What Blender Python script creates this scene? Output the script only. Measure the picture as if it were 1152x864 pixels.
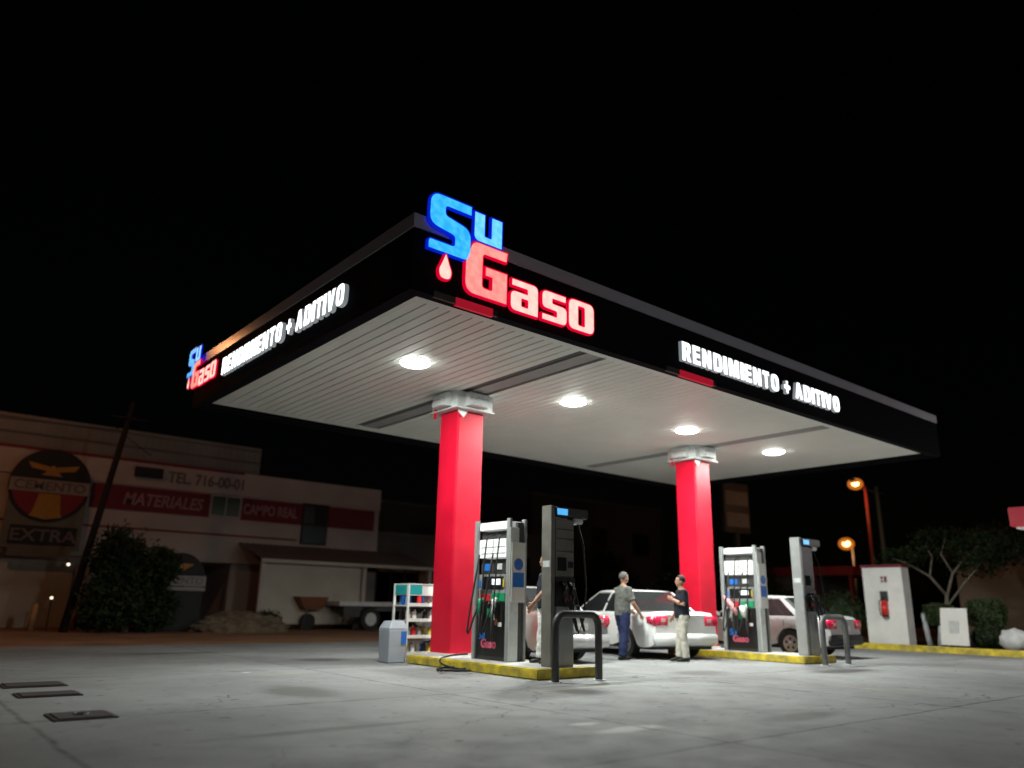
import bpy, bmesh, math, random
from mathutils import Vector, Matrix
random.seed(7)
PI = math.pi
for o in list(bpy.data.objects): bpy.data.objects.remove(o)
S = bpy.context.scene
COL = S.collection

# ---------------------------------------------------------------- camera
yaw, pit, rol = .689, .282, .021
Fv = Vector((math.sin(yaw)*math.cos(pit), math.cos(yaw)*math.cos(pit), math.sin(pit)))
r0 = Vector((math.cos(yaw), -math.sin(yaw), 0)); u0 = r0.cross(Fv)
Rv = r0*math.cos(rol)+u0*math.sin(rol); Uv = -r0*math.sin(rol)+u0*math.cos(rol)
camd = bpy.data.cameras.new('camera'); cam = bpy.data.objects.new('camera', camd); COL.objects.link(cam)
cam.matrix_world = Matrix(((Rv.x, Uv.x, -Fv.x, -4.984), (Rv.y, Uv.y, -Fv.y, -8.095), (Rv.z, Uv.z, -Fv.z, 1.068), (0, 0, 0, 1)))
camd.sensor_width = 36; camd.lens = 856.71/1152*36
camd.clip_start = .05; camd.clip_end = 600
camd.dof.use_dof = True; camd.dof.focus_distance = 10.6; camd.dof.aperture_fstop = .48
S.camera = cam
# ---------------------------------------------------------------- night sky
W = bpy.data.worlds.new('World'); S.world = W; W.use_nodes = True
wn = W.node_tree.nodes; wl = W.node_tree.links
sky = wn.new('ShaderNodeTexSky'); sky.sky_type = 'NISHITA'; sky.sun_disc = False
sky.sun_elevation = math.radians(4); sky.sun_rotation = math.radians(200)
wl.new(sky.outputs[0], wn['Background'].inputs[0]); wn['Background'].inputs[1].default_value = .00022
S.view_settings.view_transform = 'Standard'; S.view_settings.look = 'None'
S.view_settings.exposure = 0; S.view_settings.gamma = 1; S.view_settings.use_curve_mapping = False
LAMP_W = 310       # each recessed canopy lamp
SODIUM_W = 230     # street lamp beside the road
SODIUM = (1, .42, .17)

# ---------------------------------------------------------------- materials
def mat(name, col, rough=.6, metal=0, spec=.5, var=0, vscale=5, bump=0, bscale=40, emit=None, es=0, coat=0, dirt=None):
    m = bpy.data.materials.new(name); m.use_nodes = True
    nt = m.node_tree; b = nt.nodes['Principled BSDF']
    b.inputs['Base Color'].default_value = (*col, 1); b.inputs['Roughness'].default_value = rough
    b.inputs['Metallic'].default_value = metal; b.inputs['Specular IOR Level'].default_value = spec
    b.inputs['Coat Weight'].default_value = coat
    tc = nt.nodes.new('ShaderNodeTexCoord')
    if var:
        n = nt.nodes.new('ShaderNodeTexNoise'); n.inputs['Scale'].default_value = vscale; n.inputs['Detail'].default_value = 6
        nt.links.new(tc.outputs['Object'], n.inputs['Vector'])
        r = nt.nodes.new('ShaderNodeValToRGB')
        r.color_ramp.elements[0].position = .3; r.color_ramp.elements[1].position = .7
        lo = dirt if dirt else tuple(c*(1-var) for c in col)
        r.color_ramp.elements[0].color = (*lo, 1)
        r.color_ramp.elements[1].color = (*[min(1, c*(1+var*.5)) for c in col], 1)
        nt.links.new(n.outputs['Fac'], r.inputs[0]); nt.links.new(r.outputs[0], b.inputs['Base Color'])
        mr = nt.nodes.new('ShaderNodeMapRange'); mr.inputs[3].default_value = max(0, rough-.12); mr.inputs[4].default_value = min(1, rough+.12)
        nt.links.new(n.outputs['Fac'], mr.inputs[0]); nt.links.new(mr.outputs[0], b.inputs['Roughness'])
    if bump:
        n2 = nt.nodes.new('ShaderNodeTexNoise'); n2.inputs['Scale'].default_value = bscale; n2.inputs['Detail'].default_value = 4
        nt.links.new(tc.outputs['Object'], n2.inputs['Vector'])
        bp = nt.nodes.new('ShaderNodeBump'); bp.inputs['Strength'].default_value = bump; bp.inputs['Distance'].default_value = .02
        nt.links.new(n2.outputs['Fac'], bp.inputs['Height']); nt.links.new(bp.outputs[0], b.inputs['Normal'])
    if emit:
        b.inputs['Emission Color'].default_value = (*emit, 1); b.inputs['Emission Strength'].default_value = es
    return m

def ground_mat():
    m = mat('forecourt_concrete', (.27, .26, .25), .75)
    nt = m.node_tree; b = nt.nodes['Principled BSDF']; N = nt.nodes.new; L = nt.links.new
    geo = N('ShaderNodeNewGeometry'); sep = N('ShaderNodeSeparateXYZ'); L(geo.outputs['Position'], sep.inputs[0])
    def M(op, a, b_=None, clamp=False):
        n = N('ShaderNodeMath'); n.operation = op; n.use_clamp = clamp
        for i, v in enumerate((a, b_)):
            if v is None: continue
            if isinstance(v, (int, float)): n.inputs[i].default_value = v
            else: L(v, n.inputs[i])
        return n.outputs[0]
    def noise(sc, det=6, rough=.6):
        n = N('ShaderNodeTexNoise'); n.inputs['Scale'].default_value = sc; n.inputs['Detail'].default_value = det; n.inputs['Roughness'].default_value = rough
        L(geo.outputs['Position'], n.inputs['Vector']); return n.outputs['Fac']
    big = noise(.35, 5); mid = noise(2.2, 8, .65); fine = noise(45, 3)
    wob = M('MULTIPLY', M('SUBTRACT', noise(1.7, 4), .5), .10)
    def joint(c, off, sp, w):
        v = M('ADD', M('SUBTRACT', c, off), wob)
        f = M('ABSOLUTE', M('SUBTRACT', M('FRACT', M('ADD', M('DIVIDE', v, sp), .5)), .5))
        return M('SUBTRACT', 1, M('DIVIDE', M('MULTIPLY', f, sp), w), True)
    j = M('MAXIMUM', joint(sep.outputs[0], -3.62, 4.5, .04), joint(sep.outputs[1], -3.95, 4.05, .04))
    j = M('MULTIPLY', j, M('MULTIPLY', M('SUBTRACT', mid, .3), 3.2, True), True)
    def blot(cx, cy, rx, ry, soft=.5):
        dx = M('DIVIDE', M('SUBTRACT', sep.outputs[0], cx), rx); dy = M('DIVIDE', M('SUBTRACT', sep.outputs[1], cy), ry)
        d = M('SQRT', M('ADD', M('MULTIPLY', dx, dx), M('MULTIPLY', dy, dy)))
        d = M('ADD', d, M('MULTIPLY', M('SUBTRACT', mid, .5), 1.3))
        return M('DIVIDE', M('SUBTRACT', 1, d), soft, True)
    dark = None
    for a in ((2.5, -.5, .42, .5), (6.5, .6, .8, .5), (9.5, -.4, 1.1, .35), (6.4, 7.2, 1.4, .8), (2.0, 5.9, .7, .5), (.2, 8.6, 1.6, .35), (-.6, 1.2, .5, .9), (3.0, -3.4, .9, .25), (-1.6, -1.6, 1.2, .12)):
        v = blot(*a); dark = v if dark is None else M('MAXIMUM', dark, v)
    light = M('MAXIMUM', blot(.75, -3.0, .45, .14), M('MAXIMUM', blot(.55, -2.55, .2, .1), blot(-.2, 3.9, .07, .07)))
    yel = M('MAXIMUM', blot(.2, 3.5, .5, .07), M('MAXIMUM', blot(6.6, -2.3, .07, .9), blot(3.0, -.2, 1.6, .05)))
    def mix(c1, c2, f):
        n = N('ShaderNodeMix'); n.data_type = 'RGBA'
        for i, v in ((6, c1), (7, c2)):
            if isinstance(v, tuple): n.inputs[i].default_value = (*v, 1)
            else: L(v, n.inputs[i])
        if isinstance(f, (int, float)): n.inputs[0].default_value = f
        else: L(f, n.inputs[0])
        return n.outputs[2]
    c = mix((.185, .185, .187), (.285, .286, .288), M('MULTIPLY', M('SUBTRACT', big, .34), 3.2, True))
    c = mix(c, (.14, .14, .142), M('MULTIPLY', M('SUBTRACT', mid, .52), 2.2, True))
    c = mix(c, (.36, .36, .36), M('MULTIPLY', M('SUBTRACT', fine, .56), 2.5, True))
    c = mix(c, (.09, .088, .085), M('MULTIPLY', dark, .75))
    c = mix(c, (.6, .6, .58), M('MULTIPLY', light, .75))
    c = mix(c, (.5, .4, .12), M('MULTIPLY', yel, .35))
    vo = N('ShaderNodeTexVoronoi'); vo.feature = 'DISTANCE_TO_EDGE'; vo.inputs['Scale'].default_value = .24
    va = N('ShaderNodeVectorMath'); va.operation = 'ADD'; nn = N('ShaderNodeTexNoise'); nn.inputs['Scale'].default_value = 1.3; nn.inputs['Detail'].default_value = 6
    L(geo.outputs['Position'], nn.inputs['Vector']); L(nn.outputs['Color'], va.inputs[0]); L(geo.outputs['Position'], va.inputs[1]); L(va.outputs[0], vo.inputs['Vector'])
    ck = M('SUBTRACT', 1, M('DIVIDE', vo.outputs['Distance'], .0035), True)
    c = mix(c, (.04, .04, .04), M('MULTIPLY', ck, M('MULTIPLY', M('SUBTRACT', big, .42), 6, True)))
    drip = M('MULTIPLY', M('SUBTRACT', noise(5.5, 2, .4), .66), 9, True)
    c = mix(c, (.07, .07, .07), M('MULTIPLY', drip, .8))
    c = mix(c, (.03, .03, .03), M('MULTIPLY', j, .9))
    L(c, b.inputs['Base Color'])
    L(M('ADD', .5, M('MULTIPLY', mid, .5)), b.inputs['Roughness'])
    bp = N('ShaderNodeBump'); bp.inputs['Strength'].default_value = .5; bp.inputs['Distance'].default_value = .01
    L(M('ADD', fine, M('MULTIPLY', mid, 1.5)), bp.inputs['Height']); L(bp.outputs[0], b.inputs['Normal'])
    return m

M_ground = ground_mat()
M_dirt = mat('road_dirt', (.3, .16, .09), .9, var=.45, vscale=.8, bump=.6, bscale=12)
M_red = mat('red_paint', (.62, .004, .028), .5, spec=.35, var=.16, vscale=1.6, bump=.05, bscale=4)
M_white = mat('white_panel', (.78, .77, .74), .45, var=.06, vscale=2)
M_slat = mat('soffit_white', (.80, .83, .77), .5, var=.05, vscale=1.2)
M_gap = mat('soffit_gap', (.10, .10, .10), .8)
M_chan = mat('beam_grey', (.32, .32, .31), .6, var=.1)
M_fascia = mat('black_composite', (.008, .008, .010), .85, spec=.06, var=.1, vscale=2)
M_trim = mat('grey_trim', (.66, .65, .73), .2, metal=.2, spec=1.0)
M_galv = mat('galvanised', (.62, .64, .63), .55, metal=.1, var=.12, vscale=12)
M_dark = mat('dark_metal', (.045, .045, .045), .5, var=.25, vscale=12)
M_black = mat('black_plastic', (.012, .012, .012), .4)
M_rubber = mat('rubber', (.02, .02, .02), .8)
M_grey = mat('grey_cabinet', (.33, .34, .34), .45, metal=.2, var=.12, vscale=6)
M_brown = mat('brown_grey_cabinet', (.17, .16, .14), .5, var=.2, vscale=5)
M_yel = mat('yellow_kerb_paint', (.72, .55, .03), .6, var=.3, vscale=5, bump=.3, bscale=20, dirt=(.3, .24, .06))
M_isl = mat('island_concrete', (.45, .44, .42), .8, var=.25, vscale=4, bump=.3)
M_blue = mat('blue_sticker', (.02, .17, .62), .4)
M_green = mat('green_label', (.01, .3, .13), .4)
M_redl = mat('red_label', (.6, .02, .03), .4)
M_teal = mat('teal_label', (.02, .36, .38), .4)
M_steel = mat('brushed_steel', (.5, .5, .5), .3, metal=.9)
M_glass = mat('dark_glass', (.02, .022, .023), .1, spec=.4)
M_carw = mat('white_car_paint', (.88, .88, .87), .25, coat=1)
M_cars = mat('silver_car_paint', (.5, .49, .49), .3, metal=.35, coat=1)
M_carg = mat('pewter_car_paint', (.55, .55, .56), .4, metal=.2, coat=.5)
M_tail = mat('tail_lamp_red', (.75, .02, .08), .15, spec=.8)
M_amber = mat('lamp_clear', (.75, .6, .5), .15)
M_skin = mat('skin', (.45, .24, .16), .55)
M_greysh = mat('grey_shirt_cloth', (.12, .125, .11), .9, bump=.4, bscale=30)
M_navy = mat('navy_jeans', (.015, .025, .085), .9, bump=.3, bscale=30)
M_darksh = mat('dark_polo_cloth', (.012, .014, .025), .85, bump=.3, bscale=30)
M_cream = mat('cream_trousers_cloth', (.6, .58, .5), .85, bump=.4, bscale=25)
M_hairg = mat('grey_hair', (.11, .1, .095), .8); M_hairb = mat('black_hair', (.015, .012, .01), .7)
M_shoe = mat('shoe_leather', (.02, .018, .016), .5)
M_plaster = mat('white_plaster', (.5, .41, .38), .85, var=.16, vscale=.6, bump=.25, bscale=8)
M_redwall = mat('red_band_paint', (.2, .02, .035), .8, var=.2, vscale=1)
M_sheet = mat('corrugated_sheet', (.25, .23, .22), .6, metal=.1, var=.2, vscale=.7)
M_shutter = mat('shutter_cream', (.5, .45, .38), .7, var=.15, vscale=1)
M_roofr = mat('awning_roof', (.2, .15, .14), .7, var=.2)
M_concdark = mat('rough_wall', (.16, .14, .13), .9, var=.3, vscale=1, bump=.3)
M_farwall = mat('far_wall', (.10, .09, .09), .9, var=.2, vscale=.4)
M_wood = mat('pole_wood', (.015, .012, .01), .9, var=.3)
M_load = mat('brown_load', (.22, .11, .06), .85, var=.3, vscale=3)
M_leafd = mat('leaf_dark', (.022, .04, .012), .6, var=.5, vscale=2)
M_leafl = mat('leaf_light', (.055, .085, .03), .6, var=.4, vscale=2)
M_bark = mat('pale_bark', (.22, .19, .15), .85, var=.3, vscale=8, bump=.4, bscale=20)
M_barkd = mat('dark_bark', (.08, .06, .045), .9, var=.3)
M_whiterock = mat('whitewash', (.65, .65, .65), .85, var=.25, vscale=4, bump=.5, bscale=6)
M_ext = mat('extinguisher_red', (.7, .02, .015), .3)
M_bollard = mat('bollard_ochre', (.5, .27, .12), .7, var=.2)
M_poler = mat('red_pole', (.28, .04, .03), .5); M_poleg = mat('green_grey_pole', (.12, .18, .17), .5)
M_yellowp = mat('emblem_yellow', (.42, .2, .03), .7, var=.15); M_emred = mat('emblem_red', (.22, .01, .02), .7); M_emblk = mat('emblem_black', (.012, .01, .01), .7)
M_band = mat('emblem_grey', (.3, .27, .26), .7); M_panelg = mat('sign_panel_olive', (.16, .14, .11), .8, var=.15)
M_whitel = mat('faded_white_letters', (.4, .24, .25), .8); M_dletter = mat('dark_letters', (.16, .12, .12), .8)
M_soil = mat('planter_soil', (.05, .04, .03), .95, var=.4, bump=.8, bscale=15)
M_bin = mat('pale_blue_bin', (.42, .47, .53), .5, var=.06); M_orange = mat('orange_paint', (.2, .07, .03), .6, var=.2)
def vary(m, c2, sc):
    nt = m.node_tree; b = nt.nodes['Principled BSDF']; c1 = b.inputs['Emission Color'].default_value[:]
    tc = nt.nodes.new('ShaderNodeTexCoord'); n = nt.nodes.new('ShaderNodeTexNoise'); n.inputs['Scale'].default_value = sc; n.inputs['Detail'].default_value = 1
    r = nt.nodes.new('ShaderNodeValToRGB'); r.color_ramp.elements[0].position = .35; r.color_ramp.elements[1].position = .65
    r.color_ramp.elements[0].color = c1; r.color_ramp.elements[1].color = (*c2, 1)
    nt.links.new(tc.outputs['Object'], n.inputs['Vector']); nt.links.new(n.outputs['Fac'], r.inputs[0]); nt.links.new(r.outputs[0], b.inputs['Emission Color'])
# light-giving
E_lens = mat('lamp_lens', (.9, .9, .9), .3, emit=(.98, 1, .96), es=30)
E_blue = mat('blue_face', (.1, .4, .8), .4, emit=(.02, .42, 1.0), es=1.05)
E_blue2 = mat('blue_edge', (.0, .05, .5), .4, emit=(.0, .01, .5), es=1.0)
E_pale = mat('pale_blue_face', (.1, .4, .8), .4, emit=(.10, .55, 1.0), es=1.15)
E_pink = mat('pink_face', (.8, .4, .4), .4, emit=(1, .28, .25), es=.95)
E_pink2 = mat('pale_pink_face', (.8, .4, .4), .4, emit=(1, .55, .47), es=1.15)
E_red = mat('red_edge', (.5, .0, .02), .4, emit=(.75, .0, .03), es=.9)
E_wht = mat('white_face', (.9, .9, .9), .4, emit=(.95, 1, 1), es=2.6)
E_wht2 = mat('white_edge', (.8, .8, .8), .4, emit=(.72, .8, .84), es=.22)
E_strip = mat('red_sign_strip', (.6, .01, .03), .5, emit=(.7, .01, .04), es=.35)
vary(E_blue, (.06, .56, 1.0), 9); vary(E_pale, (.2, .68, 1.0), 9); vary(E_pink, (1, .4, .34), 8); vary(E_pink2, (1, .68, .6), 8)
E_cyan = mat('blue_lit_display', (.05, .3, .6), .4, emit=(.1, .5, 1), es=.9)
E_sod = mat('sodium_lens', (.9, .6, .3), .4, emit=(1, .5, .16), es=14)
M_glow = bpy.data.materials.new('glow_shell'); M_glow.use_nodes = True  # half-transparent orange emission, paints the glow around a street lamp
_n = M_glow.node_tree; _n.nodes.clear(); _o = _n.nodes.new('ShaderNodeOutputMaterial'); _m = _n.nodes.new('ShaderNodeMixShader')
_t = _n.nodes.new('ShaderNodeBsdfTransparent'); _e = _n.nodes.new('ShaderNodeEmission'); _e.inputs[0].default_value = (1, .26, .03, 1); _e.inputs[1].default_value = .8
_m.inputs[0].default_value = .45; _n.links.new(_t.outputs[0], _m.inputs[1]); _n.links.new(_e.outputs[0], _m.inputs[2]); _n.links.new(_m.outputs[0], _o.inputs[0])
E_disp = mat('lit_panel', (.8, .8, .8), .4, emit=(.9, .95, 1), es=.75)
E_dot = mat('small_bulb_and_glint', (.8, .8, .7), .4, emit=(1, .85, .65), es=2)

# ---------------------------------------------------------------- mesh helper
class MB:
    def __init__(s): s.bm = bmesh.new()
    def box(s, a, b, bev=0):
        x0, y0, z0 = a; x1, y1, z1 = b
        t = bmesh.new(); bmesh.ops.create_cube(t, size=1)
        for v in t.verts: v.co = Vector(((x0+x1)/2+v.co.x*(x1-x0), (y0+y1)/2+v.co.y*(y1-y0), (z0+z1)/2+v.co.z*(z1-z0)))
        if bev: bmesh.ops.bevel(t, geom=t.edges[:], offset=bev, segments=2, affect='EDGES')
        s._join(t); return s
    def _join(s, t, M=None):
        if M: bmesh.ops.transform(t, matrix=M, verts=t.verts)
        me = bpy.data.meshes.new('_t'); t.to_mesh(me); t.free(); s.bm.from_mesh(me); bpy.data.meshes.remove(me)
    def cyl(s, p, q, r, r2=None, n=16):
        p, q = Vector(p), Vector(q); d = q-p; t = bmesh.new()
        bmesh.ops.create_cone(t, cap_ends=True, segments=n, radius1=r, radius2=r if r2 is None else r2, depth=d.length)
        s._join(t, Matrix.Translation((p+q)/2) @ d.to_track_quat('Z', 'Y').to_matrix().to_4x4()); return s
    def sph(s, c, r, sc=(1, 1, 1), sub=2):
        t = bmesh.new(); bmesh.ops.create_icosphere(t, subdivisions=sub, radius=r)
        s._join(t, Matrix.Translation(c) @ Matrix.Diagonal((*sc, 1))); return s
    def tube(s, pts, rad, n=10, side=(1, 0, 0)):
        pts = [Vector(p) for p in pts]; side = Vector(side); rings = []
        for i, p in enumerate(pts):
            t = (pts[min(i+1, len(pts)-1)]-pts[max(i-1, 0)]).normalized()
            u = side-t*side.dot(t)
            if u.length < .1: u = Vector((0, 1, 0)); u = u-t*u.dot(t)
            u.normalize(); v = t.cross(u)
            r = rad[i] if isinstance(rad, (list, tuple)) and len(rad) == len(pts) else rad
            a, b = r if isinstance(r, tuple) else (r, r)
            rings.append([s.bm.verts.new(p+u*a*math.cos(k*2*PI/n)+v*b*math.sin(k*2*PI/n)) for k in range(n)])
        for A, B in zip(rings, rings[1:]):
            for k in range(n): s.bm.faces.new((A[k], A[(k+1) % n], B[(k+1) % n], B[k]))
        s.bm.faces.new(rings[0][::-1]); s.bm.faces.new(rings[-1]); return s
    def prism(s, poly, z0, z1, M=None):
        t = bmesh.new(); lo = [t.verts.new((x, y, z0)) for x, y in poly]; hi = [t.verts.new((x, y, z1)) for x, y in poly]
        t.faces.new(lo[::-1]); t.faces.new(hi); n = len(poly)
        for k in range(n): t.faces.new((lo[k], lo[(k+1) % n], hi[(k+1) % n], hi[k]))
        s._join(t, M); return s
    def loft(s, rings, closed=True, cap=True):
        R = [[s.bm.verts.new(p) for p in r] for r in rings]; n = len(R[0])
        for A, B in zip(R, R[1:]):
            for k in range(n if closed else n-1): s.bm.faces.new((A[k], A[(k+1) % n], B[(k+1) % n], B[k]))
        if cap: s.bm.faces.new(R[0][::-1]); s.bm.faces.new(R[-1])
        return s
    def build(s, name, m, parent=None, smooth=False, bevel=0):
        bmesh.ops.recalc_face_normals(s.bm, faces=s.bm.faces)
        me = bpy.data.meshes.new(name); s.bm.to_mesh(me); s.bm.free()
        for p in me.polygons: p.use_smooth = smooth
        me.materials.append(m); o = bpy.data.objects.new(name, me); COL.objects.link(o)
        if parent: o.parent = parent
        if bevel:
            b = o.modifiers.new('bevel', 'BEVEL'); b.width = bevel; b.segments = 2; b.limit_method = 'ANGLE'
        return o
def tag(o, label=None, cat=None, group=None, kind=None):
    if label: o['label'] = label
    if cat: o['category'] = cat
    if group: o['group'] = group
    if kind: o['kind'] = kind
    return o
def thing(name, label, cat, loc=(0, 0, 0), rz=0, group=None):
    o = bpy.data.objects.new(name, None); COL.objects.link(o); o.location = loc; o.rotation_euler = (0, 0, rz)
    o.empty_display_size = .2
    return tag(o, label, cat, group)
def copy_tree(o, parent=None):
    c = o.copy(); COL.objects.link(c); c.parent = parent
    for ch in list(o.children): copy_tree(ch, c)
    return c
def to_mesh(name, cu):
    t = bpy.data.objects.new('_c', cu); COL.objects.link(t)
    dg = bpy.context.evaluated_depsgraph_get(); me = bpy.data.meshes.new_from_object(t.evaluated_get(dg)); me.name = name
    bpy.data.objects.remove(t)
    if not me.materials: me.materials.append(cu.materials[0])
    o = bpy.data.objects.new(name, me); COL.objects.link(o); return o
def text(name, s, size, m, parent, loc, rot, ext=.01, offset=0, shear=0, sx=1, align='LEFT', spacing=1):
    cu = bpy.data.curves.new(name, 'FONT'); cu.body = s; cu.size = size; cu.extrude = ext; cu.offset = offset; cu.shear = shear
    cu.align_x = align; cu.space_character = spacing; cu.materials.append(m)
    o = to_mesh(name, cu); o.parent = parent; o.location = loc; o.rotation_euler = rot; o.scale = (sx, 1, 1)
    return o
FRONT = (PI/2, 0, 0)           # reads facing -Y
LEFTW = (PI/2, 0, -PI/2)       # reads facing -X

# ================================================================ SETTING
def sheet(name, x0, x1, y0, y1, z, m):
    b = MB(); v = [b.bm.verts.new(p) for p in ((x0, y0, z), (x1, y0, z), (x1, y1, z), (x0, y1, z))]; b.bm.faces.new(v)
    return tag(b.build(name, m), kind='structure')
sheet('ground', -300, 300, -300, 300, -.012, M_dirt)
sheet('forecourt', -30, 18.9, -30, 11.6, 0, M_ground)
sheet('road', -40, 60, 11.6, 22.0, -.006, mat('worn_road', (.33, .17, .09), .9, var=.4, vscale=.7, bump=.5, bscale=14))
k = MB(); k.box((18.9, -8, -.02), (19.15, 4.6, .17), .02)
tag(k.build('kerb', M_yel), kind='structure')
k = MB(); k.box((19.15, -8, -.02), (26.5, 4.6, .13))
tag(k.build('planting_bed', M_soil), kind='structure')

# ================================================================ CANOPY
HZ = 5.06; CW = 15.6; CD = 8.1; OF = .24
can = thing('fuel_station_canopy', 'big flat black-edged fuel station canopy with white slatted underside on two red pillars', 'canopy', (0, 0, 0))
s = MB(); x = .16
while x < CW-.2:
    if not any(abs(x+.1-c) < .24 for c in (3.7, 11.2)):
        s.box((x, .28, HZ), (x+.176, CD-.28, HZ+.03))
    x += .2
s.box((0, 0, HZ-.004), (CW, .28, HZ+.03)); s.box((0, CD-.28, HZ-.004), (CW, CD, HZ+.03))
s.box((0, .28, HZ-.004), (.15, CD-.28, HZ+.03)); s.box((CW-.2, .28, HZ-.004), (CW, CD-.28, HZ+.03))
sof = s.build('soffit', M_slat, can)
s = MB(); s.box((0, 0, HZ+.035), (CW, CD, HZ+.06)); s.build('soffit_backing', M_gap, can)
for c in (3.7, 11.2):
    s = MB(); s.box((c-.17, .29, HZ+.012), (c+.17, CD-.29, HZ+.032)); s.build('beam_channel', M_chan, can)
f = MB()
for a, b in (((-OF, -OF, 4.95), (CW+OF, -OF+.12, 5.83)), ((-OF, CD+OF-.12, 4.95), (CW+OF, CD+OF, 5.83)),
             ((-OF, -OF+.12, 4.95), (-OF+.12, CD+OF-.12, 5.83)), ((CW+OF-.12, -OF+.12, 4.95), (CW+OF, CD+OF-.12, 5.83))): f.box(a, b)
# dark return between fascia foot and soffit
for a, b in (((-OF+.12, -OF+.12, 4.985), (CW+OF-.12, 0, 5.02)), ((-OF+.12, CD, 4.985), (CW+OF-.12, CD+OF-.12, 5.02)),
             ((-OF+.12, 0, 4.985), (0, CD, 5.02)), ((CW, 0, 4.985), (CW+OF-.12, CD, 5.02))): f.box(a, b)
f.build('fascia', M_fascia, can)
t = MB(); e = .02
for a, b in (((-OF-e, -OF-e, 5.832), (CW+OF+e, -OF+.14, 6.03)), ((-OF-e, CD+OF-.14, 5.832), (CW+OF+e, CD+OF+e, 6.03)),
             ((-OF-e, -OF+.14, 5.832), (-OF+.14, CD+OF-.14, 6.03)), ((CW+OF-.14, -OF+.14, 5.832), (CW+OF+e, CD+OF-.14, 6.03))): t.box(a, b)
t.build('roof_trim', M_trim, can)
t = MB(); t.box((-.1, -.1, 5.5), (CW+.1, CD+.1, 5.54)); t.build('roof_deck', M_chan, can)
# lamps in the soffit
for lx in (1.7, 5.5, 9.18, 12.8):
    r = MB(); r.cyl((lx, 2.66, HZ-.012), (lx, 2.66, HZ), .275, n=40); ring = r.build('ceiling_light', M_white, can, True)
    r = MB(); r.sph((lx, 2.66, HZ-.012), .265, (1, 1, .26), 4); r.build('lens', E_lens, ring, True)
    ld = bpy.data.lights.new('lamp', 'AREA'); ld.shape = 'DISK'; ld.size = .4; ld.energy = LAMP_W; ld.color = (.93, 1, .94)
    lo = bpy.data.objects.new('lamp', ld); COL.objects.link(lo); lo.parent = ring; lo.location = (lx, 2.66, HZ-.09)
# columns
for cx in (3.7, 11.1):
    cy = 4.0; hw = .31
    n = 14; c = MB(); rings = []
    for i in range(n+1):
        z = .15+(4.71-.15)*i/n; w = hw*(1+.006*math.sin(i*1.9+cx)) if 0 < i < n else hw
        rings.append([(cx-w, cy-w, z), (cx+w, cy-w, z), (cx+w, cy+w, z), (cx-w, cy+w, z)])
    c.loft(rings); col = c.build('column', M_red, can, bevel=.03)
    c = MB(); c.box((cx-.34, cy-.34, .15), (cx+.34, cy+.34, .2)); c.build('base_plate', M_white, col)
    c = MB()
    c.box((cx-.43, cy-.43, 4.74), (cx+.43, cy+.43, 5.056))
    c.box((cx-.56, cy-.24, 4.77), (cx+.56, cy+.24, 5.03)); c.box((cx-.24, cy-.56, 4.771), (cx+.24, cy+.56, 5.031))
    c.box((cx-.47, cy-.47, 4.715), (cx+.47, cy+.47, 4.738))
    c.box((cx-.6, cy-.2, 4.775), (cx-.562, cy+.2, 4.86)); c.box((cx-.2, cy-.6, 4.775), (cx+.2, cy-.562, 4.86))
    cap = c.build('column_collar', M_galv, col)
    c = MB(); rr = random.Random(3)
    for i in range(13):
        u = -.21+i*.035
        c.sph((cx+u, cy-.562, 4.93+rr.uniform(-.02, .02)), .012, (1, .4, 1), 1); c.sph((cx-.562, cy-u, 4.93+rr.uniform(-.02, .02)), .012, (.4, 1, 1), 1)
    c.build('bolt', M_black, cap)
    c = MB(); c.box((cx-.46, cy+.26, 4.6), (cx-.432, cy+.33, 5.05)); c.build('torn_banner_edge', M_red, col)
    c = MB()
    c.prism([(cx-.34, 4.71), (cx-.1, 4.71), (cx-.16, 4.63), (cx-.21, 4.56), (cx-.27, 4.6), (cx-.33, 4.65)], -(cy-.335), -(cy-.345), Matrix.Rotation(PI/2, 4, 'X')); c.build('torn_sheet_flap', M_white, col)

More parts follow.
